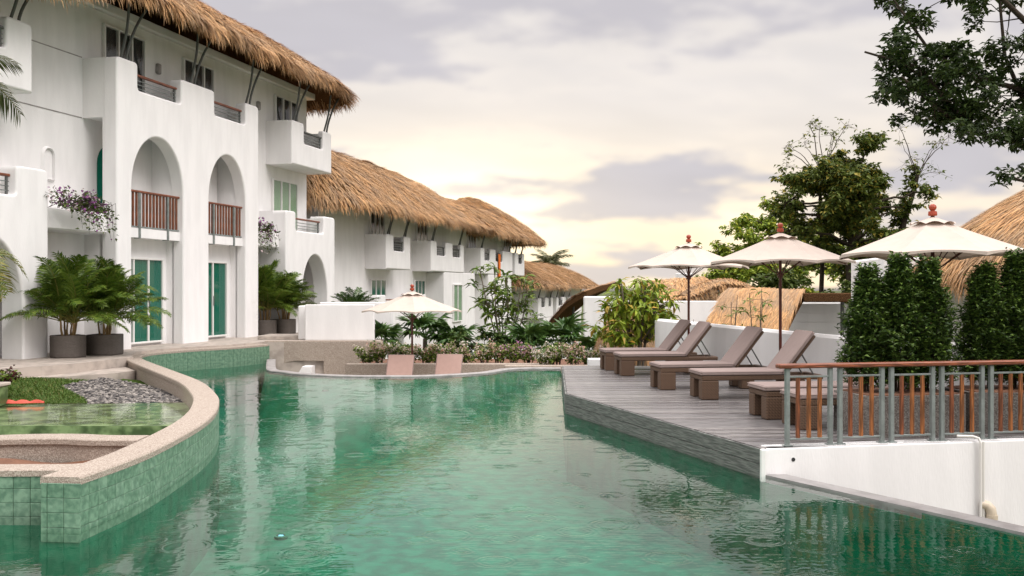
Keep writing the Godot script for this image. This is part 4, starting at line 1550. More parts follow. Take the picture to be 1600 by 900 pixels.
func build_garden() -> void:
	# palm at the left edge whose fronds hang into view
	palm("areca_palm", "tall palm at the left edge, drooping frond tips before the hotel's upper floor", "palm", "", at(-5.66, 0.18, 9.6), "coconut", 15, 4.0, 1, 0, 0.32, -0.7, 0.6)
	palm("areca_palm", "low palm at the left edge with browned drooping fronds", "palm", "", at(-5.5, 0.18, 9.95), "areca_dry", 12, 2.15, 1, 0, 0.5, -0.7, 0.3)
	# dark bush and low block at the far left of the pond
	var bl := thing("stone_block", "low green tiled block at the left end of the shallow pond", "block", "", at(-8.75, 0.17, 15.75))
	var bm := MB.new()
	bm.box(Vector3(0, 0.16, 0), Vector3(1.3, 0.32, 0.5), 0.015)
	part("block_body", bm, M.pond_green, bl)
	var bc := MB.new()
	bc.box(Vector3(0, 0.345, 0), Vector3(1.36, 0.05, 0.56), 0.01)
	part("block_top", bc, M.terrace, bl)
	flower_bush("dark purple leaved shrub behind the low green block", at(-8.6, 0.22, 16.5), 0.7, 0.5, [Color(0.05, 0.012, 0.016), Color(0.08, 0.02, 0.02)], 500, "")
	var rc := MB.new()
	rc.surf(30, 8, func(u, v): return Vector3(lerpf(-0.33, 0.33, u), 0.012 + 0.035 * absf(sin(u * 9.0 + v)) * sin(v * PI) + 0.02 * sin(v * PI), lerpf(-0.06, 0.07, v) * (0.7 + 0.5 * sin(u * 5.0))))
	var cl := part("red_cloth", rc, M.red_cloth)
	cl.position = at(-7.85, 0.19, 16.0)
	tag(cl, "crumpled red cloth lying at the edge of the shallow pond", "cloth")
	# flowers on the hotel's planter boxes
	var hues := [Color(0.30, 0.09, 0.30), Color(0.42, 0.16, 0.40), Color(0.16, 0.05, 0.15), Color(0.6, 0.5, 0.5)]
	for q in [["bougainvillea trailing from the planter over the two potted palms", -9.86, 23.3, 1.9, 6], ["purple bougainvillea on the planter right of the second tall arch", -8.05, 32.6, 1.3, 4]]:
		var b := thing("bougainvillea", q[0], "bougainvillea", "bougainvillea on the hotel planters", Vector3(q[1], 3.88, -q[2]))
		b.basis = ROW
		var lv := Many.new(); var fl := Many.new()
		var st := MB.new()
		for k in q[4] * 7:
			var x := rr(-q[3] / 2, q[3] / 2)
			var hang := rng.randf() < 0.4
			var p0 := Vector3(x, 0.0, rr(-0.5, -0.25))
			var p2 := Vector3(x + rr(-0.25, 0.25), rr(0.15, 0.5), rr(-0.6, 0.0)) if not hang else Vector3(x + rr(-0.15, 0.15), -rr(0.1, 0.75), rr(0.05, 0.14))
			var p1 := Vector3(x, rr(0.12, 0.3), rr(-0.2, 0.05))
			st.tube([p0, p1, p2], [0.008, 0.006, 0.003], 4)
			for j in 26:
				var t := rr(0.15, 1.0)
				var p := p0.lerp(p1, t).lerp(p1.lerp(p2, t), t) + rdir() * 0.07
				var tr := Transform3D(Basis.from_euler(Vector3(rr(-1, 1), rr(0, TAU), rr(-1, 1))).scaled(Vector3.ONE * rr(0.7, 1.3)), p)
				if rng.randf() < (0.38 if not hang else 0.15): fl.put(tr, hues[rng.randi() % 4])
				else: lv.put(tr, Color(0.03, 0.06, 0.012).lerp(Color(0.13, 0.17, 0.04), rng.randf()))
		part("stems", st, M.bark, b)
		many("foliage", lv, leaf_mesh(0.085, 0.05), M.leaf, b)
		many("flowers", fl, leaf_mesh(0.075, 0.065, 0.4), M.petal, b)
	# flower bed behind the pool
	var bed := thing("bed_wall", "low grey speckled wall of the flower bed behind the pool", "wall", "", at(-0.5, -0.75, 27.0))
	var bw := MB.new()
	bw.box(Vector3(-1.2, -0.07, 0), Vector3(5.6, 1.65, 0.3), 0.02)
	bw.box(Vector3(1.75, -0.05, 0.9), Vector3(2.9, 1.65, 0.3), 0.02)
	part("wall_body", bw, M.pebblewash, bed)
	for x in [-1.05, 0.35]:
		var pp := MB.new()
		pp.span(x - 0.06, x + 0.06, 0.0, 0.62, 0.16, 0.24, 0.01)
		part("wall_post", pp, M.dark_steel, bed)
	var soil := MB.new()
	soil.plate(pv([-4.3, 27.14, 0.4, 27.14, 0.4, 26.24, 3.1, 26.24, 3.2, 29.5, -4.3, 29.5]), -3.2, -0.05)
	struct("flower_bed", soil, M.soil)
	var wht := [Color(0.75, 0.68, 0.58), Color(0.8, 0.74, 0.66), Color(0.62, 0.5, 0.4)]
	var pnk := [Color(0.68, 0.42, 0.34), Color(0.6, 0.46, 0.38), Color(0.75, 0.62, 0.5)]
	var vio := [Color(0.5, 0.22, 0.45), Color(0.6, 0.35, 0.52)]
	var kinds := [["white flowering", wht], ["rust pink flowering", pnk], ["cream and pink flowering", wht + pnk], ["violet pink flowering", vio + pnk]]
	var place := ["left of the far parasol pole", "right behind the far parasol pole", "behind the sunken loungers", "under the small many-stemmed tree", "under the fan palms", "left of the deck's far end", "at the deck's far corner"]
	var n := 18
	for k in n:
		var x := lerpf(-4.0, 2.85, float(k) / (n - 1)) + rr(-0.05, 0.05)
		var q: Array = kinds[[0, 1, 0, 2, 1, 2, 0, 1, 2, 1, 3, 3, 0, 2, 1, 0, 0, 2][k]]
		var pl: String = place[clampi(int(k * 7.0 / n), 0, 6)]
		var rank: String = ["first", "second", "third"][k % 3]
		flower_bush("%s bush behind the pool, %s %s" % [q[0], rank, pl], at(x, -0.07, 27.45 + rr(-0.1, 0.25) - (0.8 if x > 0.6 else 0.0)), 0.62, 0.55 + rr(-0.06, 0.12), q[1], 620)
	var wb := thing("white_box", "small white box at the far end of the deck before the flowers", "box", "", at(2.05, -0.05, 24.6))
	var wbm := MB.new()
	wbm.box(Vector3(0, 0.18, 0), Vector3(0.36, 0.36, 0.3), 0.02)
	part("box_body", wbm, M.stucco, wb)
	# palms and shrubs below the hotel
	palm("cycad", "spiky green cycad behind the white terrace parapet", "cycad", "", at(-5.75, 0.1, 36.0), "cycad", 34, 0.9, 1, 0, 0.78, -0.3, 1.2)
	for q in [
		["fan palm in the gap between the grey wall and the far parasol", -3.95, -0.75, 30.3, 12, 1.0, 0.85], ["fan palm right of the arch behind the far parasol", -2.75, -0.9, 31.5, 15, 1.35, 0.95],
		["dark fan palm left of the small many-stemmed tree", -1.75, -0.9, 31.0, 14, 1.15, 0.8], ["fan palm right of the small many-stemmed tree", 0.55, -0.8, 30.5, 14, 0.95, 0.85],
		["broad fan palm in front of the leaning thatch roof", 1.5, -0.9, 31.5, 18, 1.1, 1.0], ["low fan palm at the foot of the yellow-green mango tree", 2.6, -0.8, 30.5, 14, 0.75, 0.8]]:
		palm("fan_palm", q[0], "palm", "fan palms in the garden bed", at(q[1], q[2], q[3]), "fan", q[4], q[5], 1, 0, q[6], -0.35, 1.2)
	var lm := leaf_mesh(0.16, 0.075)
	for q in [["round green shrub under the small many-stemmed tree", -0.9, 30.2, 0.85], ["dark shrub behind the bushes beneath the tree's right side", 0.05, 30.9, 0.8], ["shrub beneath the edge of the far parasol", -2.2, 29.9, 0.6]]:
		var cl2 := []
		for k in 9: cl2.append([Vector3(rr(-0.7, 0.7), 0.5 + rr(0, 0.75), rr(-0.5, 0.5)) * q[3] * 1.3, 0.42 * q[3], 190])
		tree("garden_shrub", q[0], "shrub", "shrubs in the garden bed", at(q[1], -0.7, q[2]), [Vector3.ZERO, Vector3(0, 0.5, 0), Vector3(0.05, 0.9, 0)], 0.04, cl2, lm, [Color(0.03, 0.075, 0.015), Color(0.09, 0.15, 0.03), Color(0.16, 0.2, 0.05)], 1.0)
	# small tree with many thin stems
	var stems := []
	var tips := []
	for k in 9:
		var a := TAU * k / 9.0 + rr(-0.2, 0.2)
		var e := Vector3(cos(a) * rr(0.3, 1.0), rr(2.7, 3.6), sin(a) * rr(0.2, 0.7))
		stems.append([Vector3(cos(a) * 0.08, 0, sin(a) * 0.08), Vector3(e.x * 0.25, e.y * 0.35, e.z * 0.25), Vector3(e.x * 0.7 + rr(-0.1, 0.1), e.y * 0.68, e.z * 0.7), e])
	for k in 84:
		var s: Array = stems[k % 9]
		var p: Vector3 = s[3] if k < 9 else s[2].lerp(s[3], rr(-0.2, 1.0)) + Vector3(rr(-0.42, 0.42), rr(-0.25, 0.35), rr(-0.35, 0.35))
		tips.append(p)
	whorl_tree("garden_tree", "small open tree with many pale stems and leaf whorls before the hotel", "tree", at(-0.28, -0.85, 31.6), stems, tips, "frangipani", 1.3, "bark_pale", 0.03)
	# leafy yellow-green tree at the end of the deck
	stems = []
	tips = []
	for k in 5:
		var a := TAU * k / 5.0
		stems.append([Vector3(cos(a) * 0.1, 0, sin(a) * 0.1), Vector3(cos(a) * 0.2, 1.1, sin(a) * 0.15), Vector3(cos(a) * 0.45, 2.0, sin(a) * 0.35), Vector3(cos(a) * 0.55, 2.7, sin(a) * 0.4)])
	for k in 150:
		var e := rdir() * pow(rng.randf(), 0.4)
		var p := Vector3(e.x * 1.02, 1.95 + e.y * 1.0, e.z * 0.8)
		if e.y < -0.35: p.x = p.x * 1.1 - 0.35
		tips.append(p)
	whorl_tree("mango_tree", "leafy yellow-green tree at the far end of the deck wall", "tree", at(3.35, -0.55, 26.6), stems, tips, "mango", 1.35, "bark_pale", 0.045)
	for q in [["thin young tree before the wide thatch slope, left of the middle parasol pole", 5.55, 22.6, 2.6], ["thin leafy sapling touching the left edge of the wide thatch slope", 5.1, 23.2, 2.3], ["low sapling by the long white villa wall, right of the mango tree", 4.35, 25.2, 1.6]]:
		stems = []
		tips = []
		for k in 3:
			var e := Vector3(rr(-0.28, 0.28), q[3] * rr(0.75, 1.0), rr(-0.2, 0.2))
			stems.append([Vector3(rr(-0.05, 0.05), 0, 0), e * 0.4 + Vector3(rr(-0.04, 0.04), 0, 0), e * 0.75, e])
			for j in 5: tips.append(e * rr(0.45, 1.0) + Vector3(rr(-0.25, 0.25), rr(-0.05, 0.1), rr(-0.2, 0.2)))
		whorl_tree("sapling", q[0], "sapling", at(q[1], -0.3, q[2]), stems, tips, "frangipani", 0.75, "bark_pale", 0.016)


func build_trees() -> void:
	var lm := leaf_mesh(0.24, 0.13)
	# big dark tree
	var cl := []
	for k in 105:
		var e := rdir() * pow(rng.randf(), 0.5)
		var c := Vector3(e.x * 3.4, 7.7 + e.y * 3.1, e.z * 2.6)
		if c.x > 0.8 and c.y < 8.3 and rng.randf() < 0.42: continue
		if c.y > 9.7 and absf(c.x - 0.4) > 1.5: continue
		cl.append([c, rr(0.6, 1.0), 440 if c.x < 0.8 else 240])
	tree("broad_tree", "big dark spreading tree behind the deck parasols", "tree", "", at(15.4, -2.0, 45.0), [Vector3.ZERO, Vector3(0.2, 2.6, 0), Vector3(-0.1, 5.2, 0.2), Vector3(0.3, 8.2, 0), Vector3(0.4, 9.6, 0)], 0.42, cl, lm, [Color(0.055, 0.084, 0.019), Color(0.148, 0.186, 0.034), Color(0.321, 0.263, 0.046)], 1.0)
	# leaning ivy-clad neighbour with bare tips
	cl = []
	for k in 9: cl.append([Vector3(0.1 + k * 0.13, 6.2 + k * 0.42, rr(-0.3, 0.3)), 0.42, 170])
	for k in 10: cl.append([Vector3(1.2 + rr(-1.0, 1.5), 8.6 + rr(0, 3.0), rr(-0.5, 0.5)), 0.7, 14])
	tree("leaning_tree", "leaning ivy-clad tree with bare upper twigs right of the big dark tree", "tree", "", at(17.4, -2.0, 45.5), [Vector3.ZERO, Vector3(0.1, 4, 0), Vector3(0.5, 7, 0), Vector3(1.0, 8.6, 0), Vector3(1.15, 9.2, 0)], 0.2, cl, lm, [Color(0.055, 0.084, 0.019), Color(0.148, 0.186, 0.034), Color(0.247, 0.219, 0.046)], 0.8)
	cl = []
	for k in 15: cl.append([Vector3(rr(-1.7, 1.5), 8.9 + rr(0, 3.2), rr(-0.6, 0.6)), 0.75, 26])
	tree("sparse_tree", "sparse nearly bare tree rising above the left of the big dark tree", "tree", "", at(14.3, -2.0, 46.5), [Vector3.ZERO, Vector3(0.2, 5, 0), Vector3(0.1, 8.5, 0), Vector3(0.2, 9.2, 0)], 0.13, cl, lm, [Color(0.074, 0.099, 0.022), Color(0.173, 0.198, 0.039), Color(0.247, 0.219, 0.046)], 0.8)
	# brighter tree on the left of it
	cl = []
	for k in 64:
		var e := rdir() * pow(rng.randf(), 0.4)
		cl.append([Vector3(e.x * 4.9, 6.9 + e.y * 3.0 - maxf(0, -e.x) * 1.6, e.z * 2.5), rr(0.75, 1.15), 360])
	tree("bright_tree", "brighter green tree left of the big dark tree", "tree", "", at(14.9, -3.0, 58.0), [Vector3.ZERO, Vector3(0, 3, 0), Vector3(0.2, 6.5, 0), Vector3(0.2, 8.5, 0)], 0.35, cl, lm, [Color(0.111, 0.186, 0.023), Color(0.321, 0.394, 0.046), Color(0.543, 0.547, 0.077)], 1.15)
	for q in [["dark bushy growth under the left deck parasols' canopy edges", 11.6, 41.0, 2.4], ["dark bushy growth behind the right parasol's pole", 15.3, 41.0, 2.6], ["dark bushy growth behind the tall hedge shrubs", 19.2, 42.0, 2.3]]:
		cl = []
		for k in 16: cl.append([Vector3(rr(-2.2, 2.2), rr(2.6, 4.6) * q[3] / 2.4, rr(-0.8, 0.8)), rr(0.7, 0.95), 330])
		tree("dark_bush", q[0], "bush", "dark bushes below the trees", at(q[1], -2.0, q[2]), [Vector3.ZERO, Vector3(0, 1.5, 0), Vector3(0, 3.0, 0)], 0.12, cl, lm, [Color(0.044, 0.070, 0.015), Color(0.111, 0.154, 0.028), Color(0.198, 0.219, 0.046)], 1.0)
	# coconut palms far off
	palm("coconut_palm", "distant coconut palm rising behind the farthest hotel roof", "palm", "", at(4.4, -9.0, 118.0), "coconut", 22, 13.3, 1, 0, 1.0, -0.3, 1.5)
	palm("coconut_palm", "distant slim palm behind the white pillar between the first two deck parasols", "palm", "", at(16.8, -6.0, 88.0), "coconut", 16, 7.6, 1, 0, 0.62, -0.5, 1.0)
	# overhanging tree at the right
	var o := thing("overhanging_tree", "dark leafy tree reaching in over the upper right corner", "tree", "", at(8.9, -2.0, 15.6))
	var limbs := [
		[[0.0, 0.0, 0], [0.05, 3.2, 0], [-0.15, 6.2, 0], [-0.1, 8.2, 0.1], [0.2, 11.0, 0.2]],
		[[-0.15, 6.0, 0], [-0.75, 6.32, 0.1], [-1.3, 6.45, 0.2], [-1.8, 6.85, 0.25], [-2.2, 7.3, 0.3]],
		[[-0.1, 6.8, 0], [-0.6, 7.2, -0.2], [-1.25, 7.45, -0.3], [-1.7, 7.95, -0.4], [-2.1, 8.7, -0.4]],
		[[-0.15, 7.6, 0], [-0.8, 8.2, 0.3], [-1.35, 8.9, 0.3], [-1.9, 9.6, 0.4]],
		[[-0.45, 6.2, 0], [-0.5, 6.9, -0.3], [-0.7, 7.8, -0.5], [-0.8, 9.2, -0.5]],
		[[-1.3, 6.45, 0.2], [-1.55, 7.0, -0.1], [-1.85, 7.55, -0.2], [-2.5, 7.8, -0.2]],
		[[0.0, 8.6, 0.1], [-0.5, 9.4, -0.5], [-1.2, 10.0, -0.6]],
		[[0.0, 5.2, 0], [-0.35, 5.5, 0.2], [-0.9, 5.75, 0.3]]]
	var nodes := []
	for k in limbs.size():
		var pts := []
		for q in limbs[k]: pts.append(Vector3(q[0] * (1.32 if q[0] < -0.3 else 1.0), q[1], q[2]))
		var mb := MB.new()
		mb.tube(pts, radii(0.15 if k == 0 else 0.055, 0.09 if k == 0 else 0.016, pts.size() - 1), 8)
		part("trunk" if k == 0 else "limb", mb, M.bark, o)
		for j in pts.size() - 1:
			if k == 0 and j < 3: continue
			for t in 4: nodes.append([pts[j].lerp(pts[j + 1], t / 4.0), k])
	var tw := MB.new()
	var cnt := 0
	while cnt < 285:
		var q: Array = nodes[rng.randi() % nodes.size()]
		var r := rr(0.15, 0.85)
		if q[1] == 7: r *= 0.4
		var e := rdir()
		e.y = e.y * 0.8 + 0.12
		var p: Vector3 = q[0] + e * r
		if p.y < 6.25 and q[1] != 7: continue
		if p.x < -3.35 or p.y > 9.2 or (p.y < 6.9 and p.x > -0.9 and q[1] != 7 and rng.randf() < 0.75): continue
		tw.tube([q[0], q[0].lerp(p, 0.5) + rdir() * 0.05, p], [0.012, 0.008, 0.004], 4, false)
		for j in 2 if cnt % 2 else 1:
			shape("leaf_spray", whorl("spray")[rng.randi() % 4], M.leaf, o, Transform3D(Basis.from_euler(Vector3(rr(-0.5, 0.5), rr(0, TAU), rr(-0.5, 0.5))).scaled_local(Vector3.ONE * rr(0.9, 1.4)), p + rdir() * 0.09))
			cnt += 1
	part("twigs", tw, M.bark, o)


# ---------- walls, deck, furniture ----------
func build_far_terrace() -> void:
	# speckled wall with its bluish recess
	var w := thing("speckled_terrace_wall", "speckled grey-beige wall at the far end of the pool with a bluish recess", "wall", "", at(-5.4, 0, 28.6))
	var mb := MB.new()
	var c := rounded([[-1.72, -1.3, 0], [-1.72, -0.62, 0.0], [-1.5, -0.24, 0.3], [-0.9, -0.05, 0.12], [-0.02, -0.05, 0.03], [-0.02, -0.8, 0], [-0.02, -1.3, 0], [1.72, -1.3, 0], [1.72, 0.2, 0.0], [1.66, 0.53, 0.12], [-1.72, 0.53, 0]])
	mb.prism(c, -0.3, 0.0, 0.02)
	part("wall_body", mb, M.pebblewash, w)
	var rb := MB.new()
	rb.span(-1.7, 0.0, -1.3, -0.02, -1.25, -1.15)
	rb.span(-0.03, 0.05, -1.3, -0.02, -1.15, -0.29)
	rb.span(-1.7, 0.0, -0.03, 0.05, -1.15, -0.3)
	part("recess_lining", rb, M.bluish, w)
	var sl := thing("sloped_block", "white sloped block inside the bluish recess of the speckled wall", "block", "", at(-5.95, -0.75, 28.35))
	var sb := MB.new()
	sb.prism(pv([-0.5, -0.3, 0.28, -0.3, 0.28, 0.58, 0.02, 0.58]), -0.3, 0.25, 0.02)
	part("block_body", sb, M.stucco, sl)
	var fl := MB.new()
	fl.plate(pv([-6.8, 28.6, -5.9, 25.0, -4.9, 23.75, -3.9, 23.15, -2.97, 23.05, -1.95, 23.15, -0.65, 24.0, 0.1, 25.2, 0.2, 27.0, -3.7, 27.0, -3.7, 28.8]), -1.6, -0.75)
	struct("sunken_terrace", fl, M.terrace)
	# white parapet on the terrace
	var p := thing("white_parapet", "plain white parapet wall on the terrace above the speckled wall", "wall", "", at(-5.1, 0.5, 29.4))
	var pm := MB.new()
	pm.prism(rounded([[-1.02, 0, 0], [1.02, 0, 0], [1.02, 1.06, 0.03], [-1.02, 1.06, 0.03]]), -0.2, 0.0, 0.03)
	pm.span(-1.3, -1.0, 0, 1.02, -1.3, -0.35, 0.03)
	pm.span(-1.02, 1.3, 0, 1.1, -2.4, -2.2, 0.03)
	part("parapet_body", pm, M.stucco, p)
	var st := thing("terrace_step", "low stone step beside the white parapet below the potted palms", "step", "", at(-7.0, 0.5, 30.6))
	var sm := MB.new()
	sm.box(Vector3(0, 0.055, 0), Vector3(1.3, 0.11, 1.4), 0.015)
	part("step_body", sm, M.terrace, st)


func build_deck() -> void:
	var d := thing("wooden_deck", "grey wooden sun deck along the right side of the pool", "deck", "", at(2.73, 0, 10.84))
	var o := Vector2(2.73, 10.84)
	var mats := [M.deck, M.deck_a, M.deck_b]
	var y := 10.87
	while y < 22.35:
		var y1 := y + 0.135
		var q := []
		for tt in [y, y1]:
			var t: float = tt
			var xl: float = along(DECK_LEFT, t) - o.x + 0.005
			var xr: float = (t - 10.84) / 0.207 - 0.02 if t < 11.75 else along(WALL_LINE, t) - o.x + 0.1
			q.append([xl, maxf(xr, xl + 0.02)])
		var mb := MB.new()
		var a := at(q[0][0], 0.3, y - o.y); var b := at(q[0][1], 0.3, y - o.y); var c := at(q[1][1], 0.3, y1 - o.y); var e := at(q[1][0], 0.3, y1 - o.y)
		var dn := Vector3(0, -0.028, 0)
		var ch := Vector3(0, -0.004, 0)
		var ins := Vector3(0, 0, 0.005)
		mb.quad(a - ins, b - ins, c + ins, e + ins)
		mb.quad(a + ch, b + ch, b - ins, a - ins)
		mb.quad(c + ch, e + ch, e + ins, c + ins)
		mb.quad(a + dn, b + dn, b + ch, a + ch)
		mb.quad(c + dn, e + dn, e + ch, c + ch)
		mb.quad(e + dn, a + dn, a + ch, e + ch)
		part("board", mb, mats[rng.randi() % 3], d)
		y = y1 + 0.013
	# dark bearers under the boards
	var jb := MB.new()
	jb.plate(pv([0.05, 0.15, -1.77, 5.7, -1.53, 11.5, 2.3, 11.5, 3.0, 5.5, 4.0, 2.0, 3.5, 0.85]), -0.6, 0.268)
	part("bearer", jb, M.dark_gap, d)
	# edge boards facing the water
	for k in 2:
		var e0: Array = [[0.0, 0.0], [-1.82, 5.66]][k]
		var e1: Array = [[-1.82, 5.66], [-1.58, 11.56]][k]
		for r in 2:
			var mb := MB.new()
			var h0 := 0.0 - 0.03 if r == 0 else 0.135
			mb.sweep(PackedVector2Array([Vector2(e0[0], e0[1]), Vector2(e1[0], e1[1])]), pv([-0.03, h0, 0.0, h0, 0.0, h0 + 0.158, -0.03, h0 + 0.158]))
			part("edge_board", mb, M.fascia, d)
	var tr := MB.new()
	tr.box(Vector3(0.0, 0.12, 0.02), Vector3(0.06, 0.36, 0.06), 0.01)
	part("corner_post", tr, M.white_paint, d)
	# white retaining wall under the railing
	var w := thing("retaining_wall", "white plastered retaining wall below the deck railing", "wall", "", at(2.76, 0, 10.84))
	var an := atan(0.207)
	w.rotation.y = an
	var wb := MB.new()
	wb.prism(rounded([[0, -2.3, 0], [8.0, -2.3, 0], [8.0, 0.3, 0.05], [0, 0.3, 0.05]]), -0.25, 0.0, 0.02)
	part("wall_body", wb, M.stucco, w)
	var dh := MB.new()
	dh.tube([Vector3(0.33, 0.17, -0.01), Vector3(0.33, 0.17, 0.006)], [0.022, 0.022], 12)
	part("drain_hole", dh, M.dark_gap, w)
	var pi := thing("drain_pipe", "thin white pipe with a cream elbow on the white retaining wall", "pipe", "", w.transform * Vector3(2.62, -0.6, 0.05), an)
	var p1 := MB.new()
	p1.tube([Vector3(0, -0.15, 0), Vector3(0, 0.88, 0), Vector3(-0.01, 0.935, -0.02), Vector3(-0.06, 0.955, -0.06), Vector3(-0.22, 0.955, -0.12)], [0.016, 0.016, 0.016, 0.016, 0.016], 8)
	p1.tube([Vector3(0.035, -0.15, 0), Vector3(0.035, 0.9, 0)], [0.014, 0.014], 8)
	part("riser", p1, M.pipe_white, pi)
	var p2 := MB.new()
	p2.tube([Vector3(0.12, -0.5, 0.03), Vector3(0.12, 0.07, 0.03), Vector3(0.11, 0.13, 0.02), Vector3(0.08, 0.17, 0.0), Vector3(0.03, 0.185, -0.03)], [0.055, 0.055, 0.06, 0.058, 0.05], 12)
	p2.tube([Vector3(0.12, 0.02, 0.03), Vector3(0.12, 0.07, 0.03)], [0.064, 0.064], 12)
	part("elbow", p2, M.pipe_cream, pi)
	# railing
	var r := thing("deck_railing", "deck railing with red-brown top rail, grey steel posts and wooden slats", "railing", "", w.transform * Vector3(0.3, 0.3, -0.12), an)
	var rl := MB.new()
	rl.box(Vector3(2.9, 0.885, 0), Vector3(6.0, 0.05, 0.11), 0.012)
	part("top_rail", rl, M.rail_wood, r)
	for k in 9:
		var x0 := 0.02 + k * 0.64
		for x in [x0, x0 + 0.52]:
			var mb := MB.new()
			mb.box(Vector3(x, 0.43, 0), Vector3(0.05, 0.86, 0.05), 0.006)
			mb.box(Vector3(x, 0.006, 0), Vector3(0.09, 0.012, 0.09))
			part("post", mb, M.steel, r)
		for h in [0.075, 0.765]:
			var mb := MB.new()
			mb.box(Vector3(x0 + 0.26, h, 0), Vector3(0.47, 0.022, 0.035), 0.004)
			part("steel_bar", mb, M.steel, r)
		for j in 3:
			var mb := MB.new()
			mb.box(Vector3(x0 + 0.26 + (j - 1) * 0.132, 0.42, 0), Vector3(0.046, 0.69, 0.03), 0.006)
			part("slat", mb, M.slat_wood if (k * 3 + j) % 3 else M.slat_wood_b, r)
	# curved white wall at the back
	var cw := thing("curved_white_wall", "long low curved white wall behind the sun loungers", "wall", "", at(3.93, 0, 25.9))
	var line := PackedVector2Array()
	for q in WALL_LINE: line.append(Vector2(q[1] - 3.93, q[0] - 25.9))
	var cm := MB.new()
	cm.sweep(catmull(line, 0.3), pv([-0.01, -2.2, 0.22, -2.2, 0.22, 1.2, 0.17, 1.25, 0.04, 1.25, -0.01, 1.2]))
	cm.xf = Transform3D(Basis(), Vector3(0.1, 0, 0))
	cm.lathe([Vector2(0.12, -2.2), Vector2(0.12, 1.14), Vector2(0.09, 1.21), Vector2(0, 1.235)], 14, Vector3(0, 0, -0.02))
	part("wall_body", cm, M.stucco, cw)
	# planters and hedge
	for k in 2:
		var base := at([4.72, 6.28][k], 0.3, [12.15, 12.5][k])
		var p := thing("pebble_planter", ["pebble-dash planter behind the railing's second and third panels", "pebble-dash planter behind the right end of the railing"][k], "planter", "pebble planters on the deck", base, [0.16, 0.1][k])
		var pm := MB.new()
		var hw: float = [0.66, 0.75][k]
		var out := rounded([[-hw, -0.36, 0], [-hw + 0.2, -0.45, 0], [hw - 0.15, -0.45, 0], [hw, -0.36, 0], [hw, 0.36, 0], [hw - 0.2, 0.45, 0], [-hw + 0.2, 0.45, 0], [-hw, 0.36, 0]])
		var pl := PackedVector2Array()
		for q in out: pl.append(q)
		pm.plate(pl, 0, 0.48)
		part("planter_body", pm, M.pebble_dark, p)
		var rimm := MB.new()
		var sm := PackedVector2Array()
		for q in out: sm.append(q * 0.9)
		rimm.plate(sm, 0.475, 0.492)
		part("planter_soil", rimm, M.soil, p)
		for j in 3:
			var hx: float = (j - 1) * 0.38 + [0.0, 0.05][k]
			var hh: float = [[1.36, 1.5, 1.46], [1.4, 1.56, 1.62]][k][j]
			hedge([["left", "middle", "right"][j] + " column of the clipped shrub row in the middle planter", ["left", "middle", "right"][j] + " column of the dark shrub row at the right edge"][k], p.transform * Vector3(hx, 0.49, rr(-0.05, 0.05)), hh, 0.3)
	palm("areca_palm", "palm at the right edge whose yellowish frond hangs before the dark shrubs", "palm", "", at(7.05, 0.3, 12.0), "areca_dry", 14, 1.05, 1, 0, 0.6, -0.7, 0.8)


var hedge_leaf: ArrayMesh
func hedge(label: String, base: Vector3, h: float, r: float) -> void:
	if hedge_leaf == null: hedge_leaf = leaf_mesh(0.068, 0.036, 0.3)
	var o := thing("hedge_shrub", label, "shrub", "clipped shrubs in the deck planters", base)
	var st := MB.new()
	for k in 5:
		var a := TAU * k / 5.0
		st.tube([Vector3(cos(a) * 0.05, 0, sin(a) * 0.05), Vector3(cos(a) * 0.12, h * 0.5, sin(a) * 0.12), Vector3(cos(a) * 0.08, h * 0.93, sin(a) * 0.08)], [0.014, 0.01, 0.004], 5)
	var lv := Many.new()
	var wob := FastNoiseLite.new()
	wob.frequency = 1.6
	wob.seed = int(base.x * 100)
	for k in 1250:
		var t := pow(rng.randf(), 0.85)
		var a := rr(0, TAU)
		var env := r * (1.0 - 0.62 * smoothstep(0.4, 0.95, t)) * (0.85 + 0.75 * wob.get_noise_3d(cos(a) * 0.6, t * 2.2, sin(a) * 0.6))
		if t > 0.9: env *= 0.55
		if rng.randf() < 0.05: env *= 1.35
		var q := Vector3(cos(a), 0, sin(a)) * env * pow(rng.randf(), 0.35)
		q.y = 0.05 + t * h * 0.97
		var up := rr(0.08, 0.2)
		var e := q + Vector3(cos(a) * 0.06, up, sin(a) * 0.06)
		st.tube([q - Vector3(cos(a), 0.4, sin(a)) * 0.06, e], [0.003, 0.0015], 3, false)
		for j in 9:
			var p := q.lerp(e, j / 8.0)
			lv.put(Transform3D(Basis(Vector3.UP, rr(0, TAU)) * Basis(Vector3(0, 0, 1), rr(-0.2, 0.9)) * Basis(Vector3(1, 0, 0), rr(-0.5, 0.5)), p).scaled_local(Vector3.ONE * rr(0.65, 1.2)), Color(0.022, 0.05, 0.012).lerp(Color(0.10, 0.165, 0.03), pow(rng.randf(), 1.5)) if j < 7 or rng.randf() < 0.6 else Color(0.12, 0.19, 0.035) * rr(0.7, 1.2))
	part("stems", st, M.bark, o)
	many("foliage", lv, hedge_leaf, M.leaf_gloss, o)


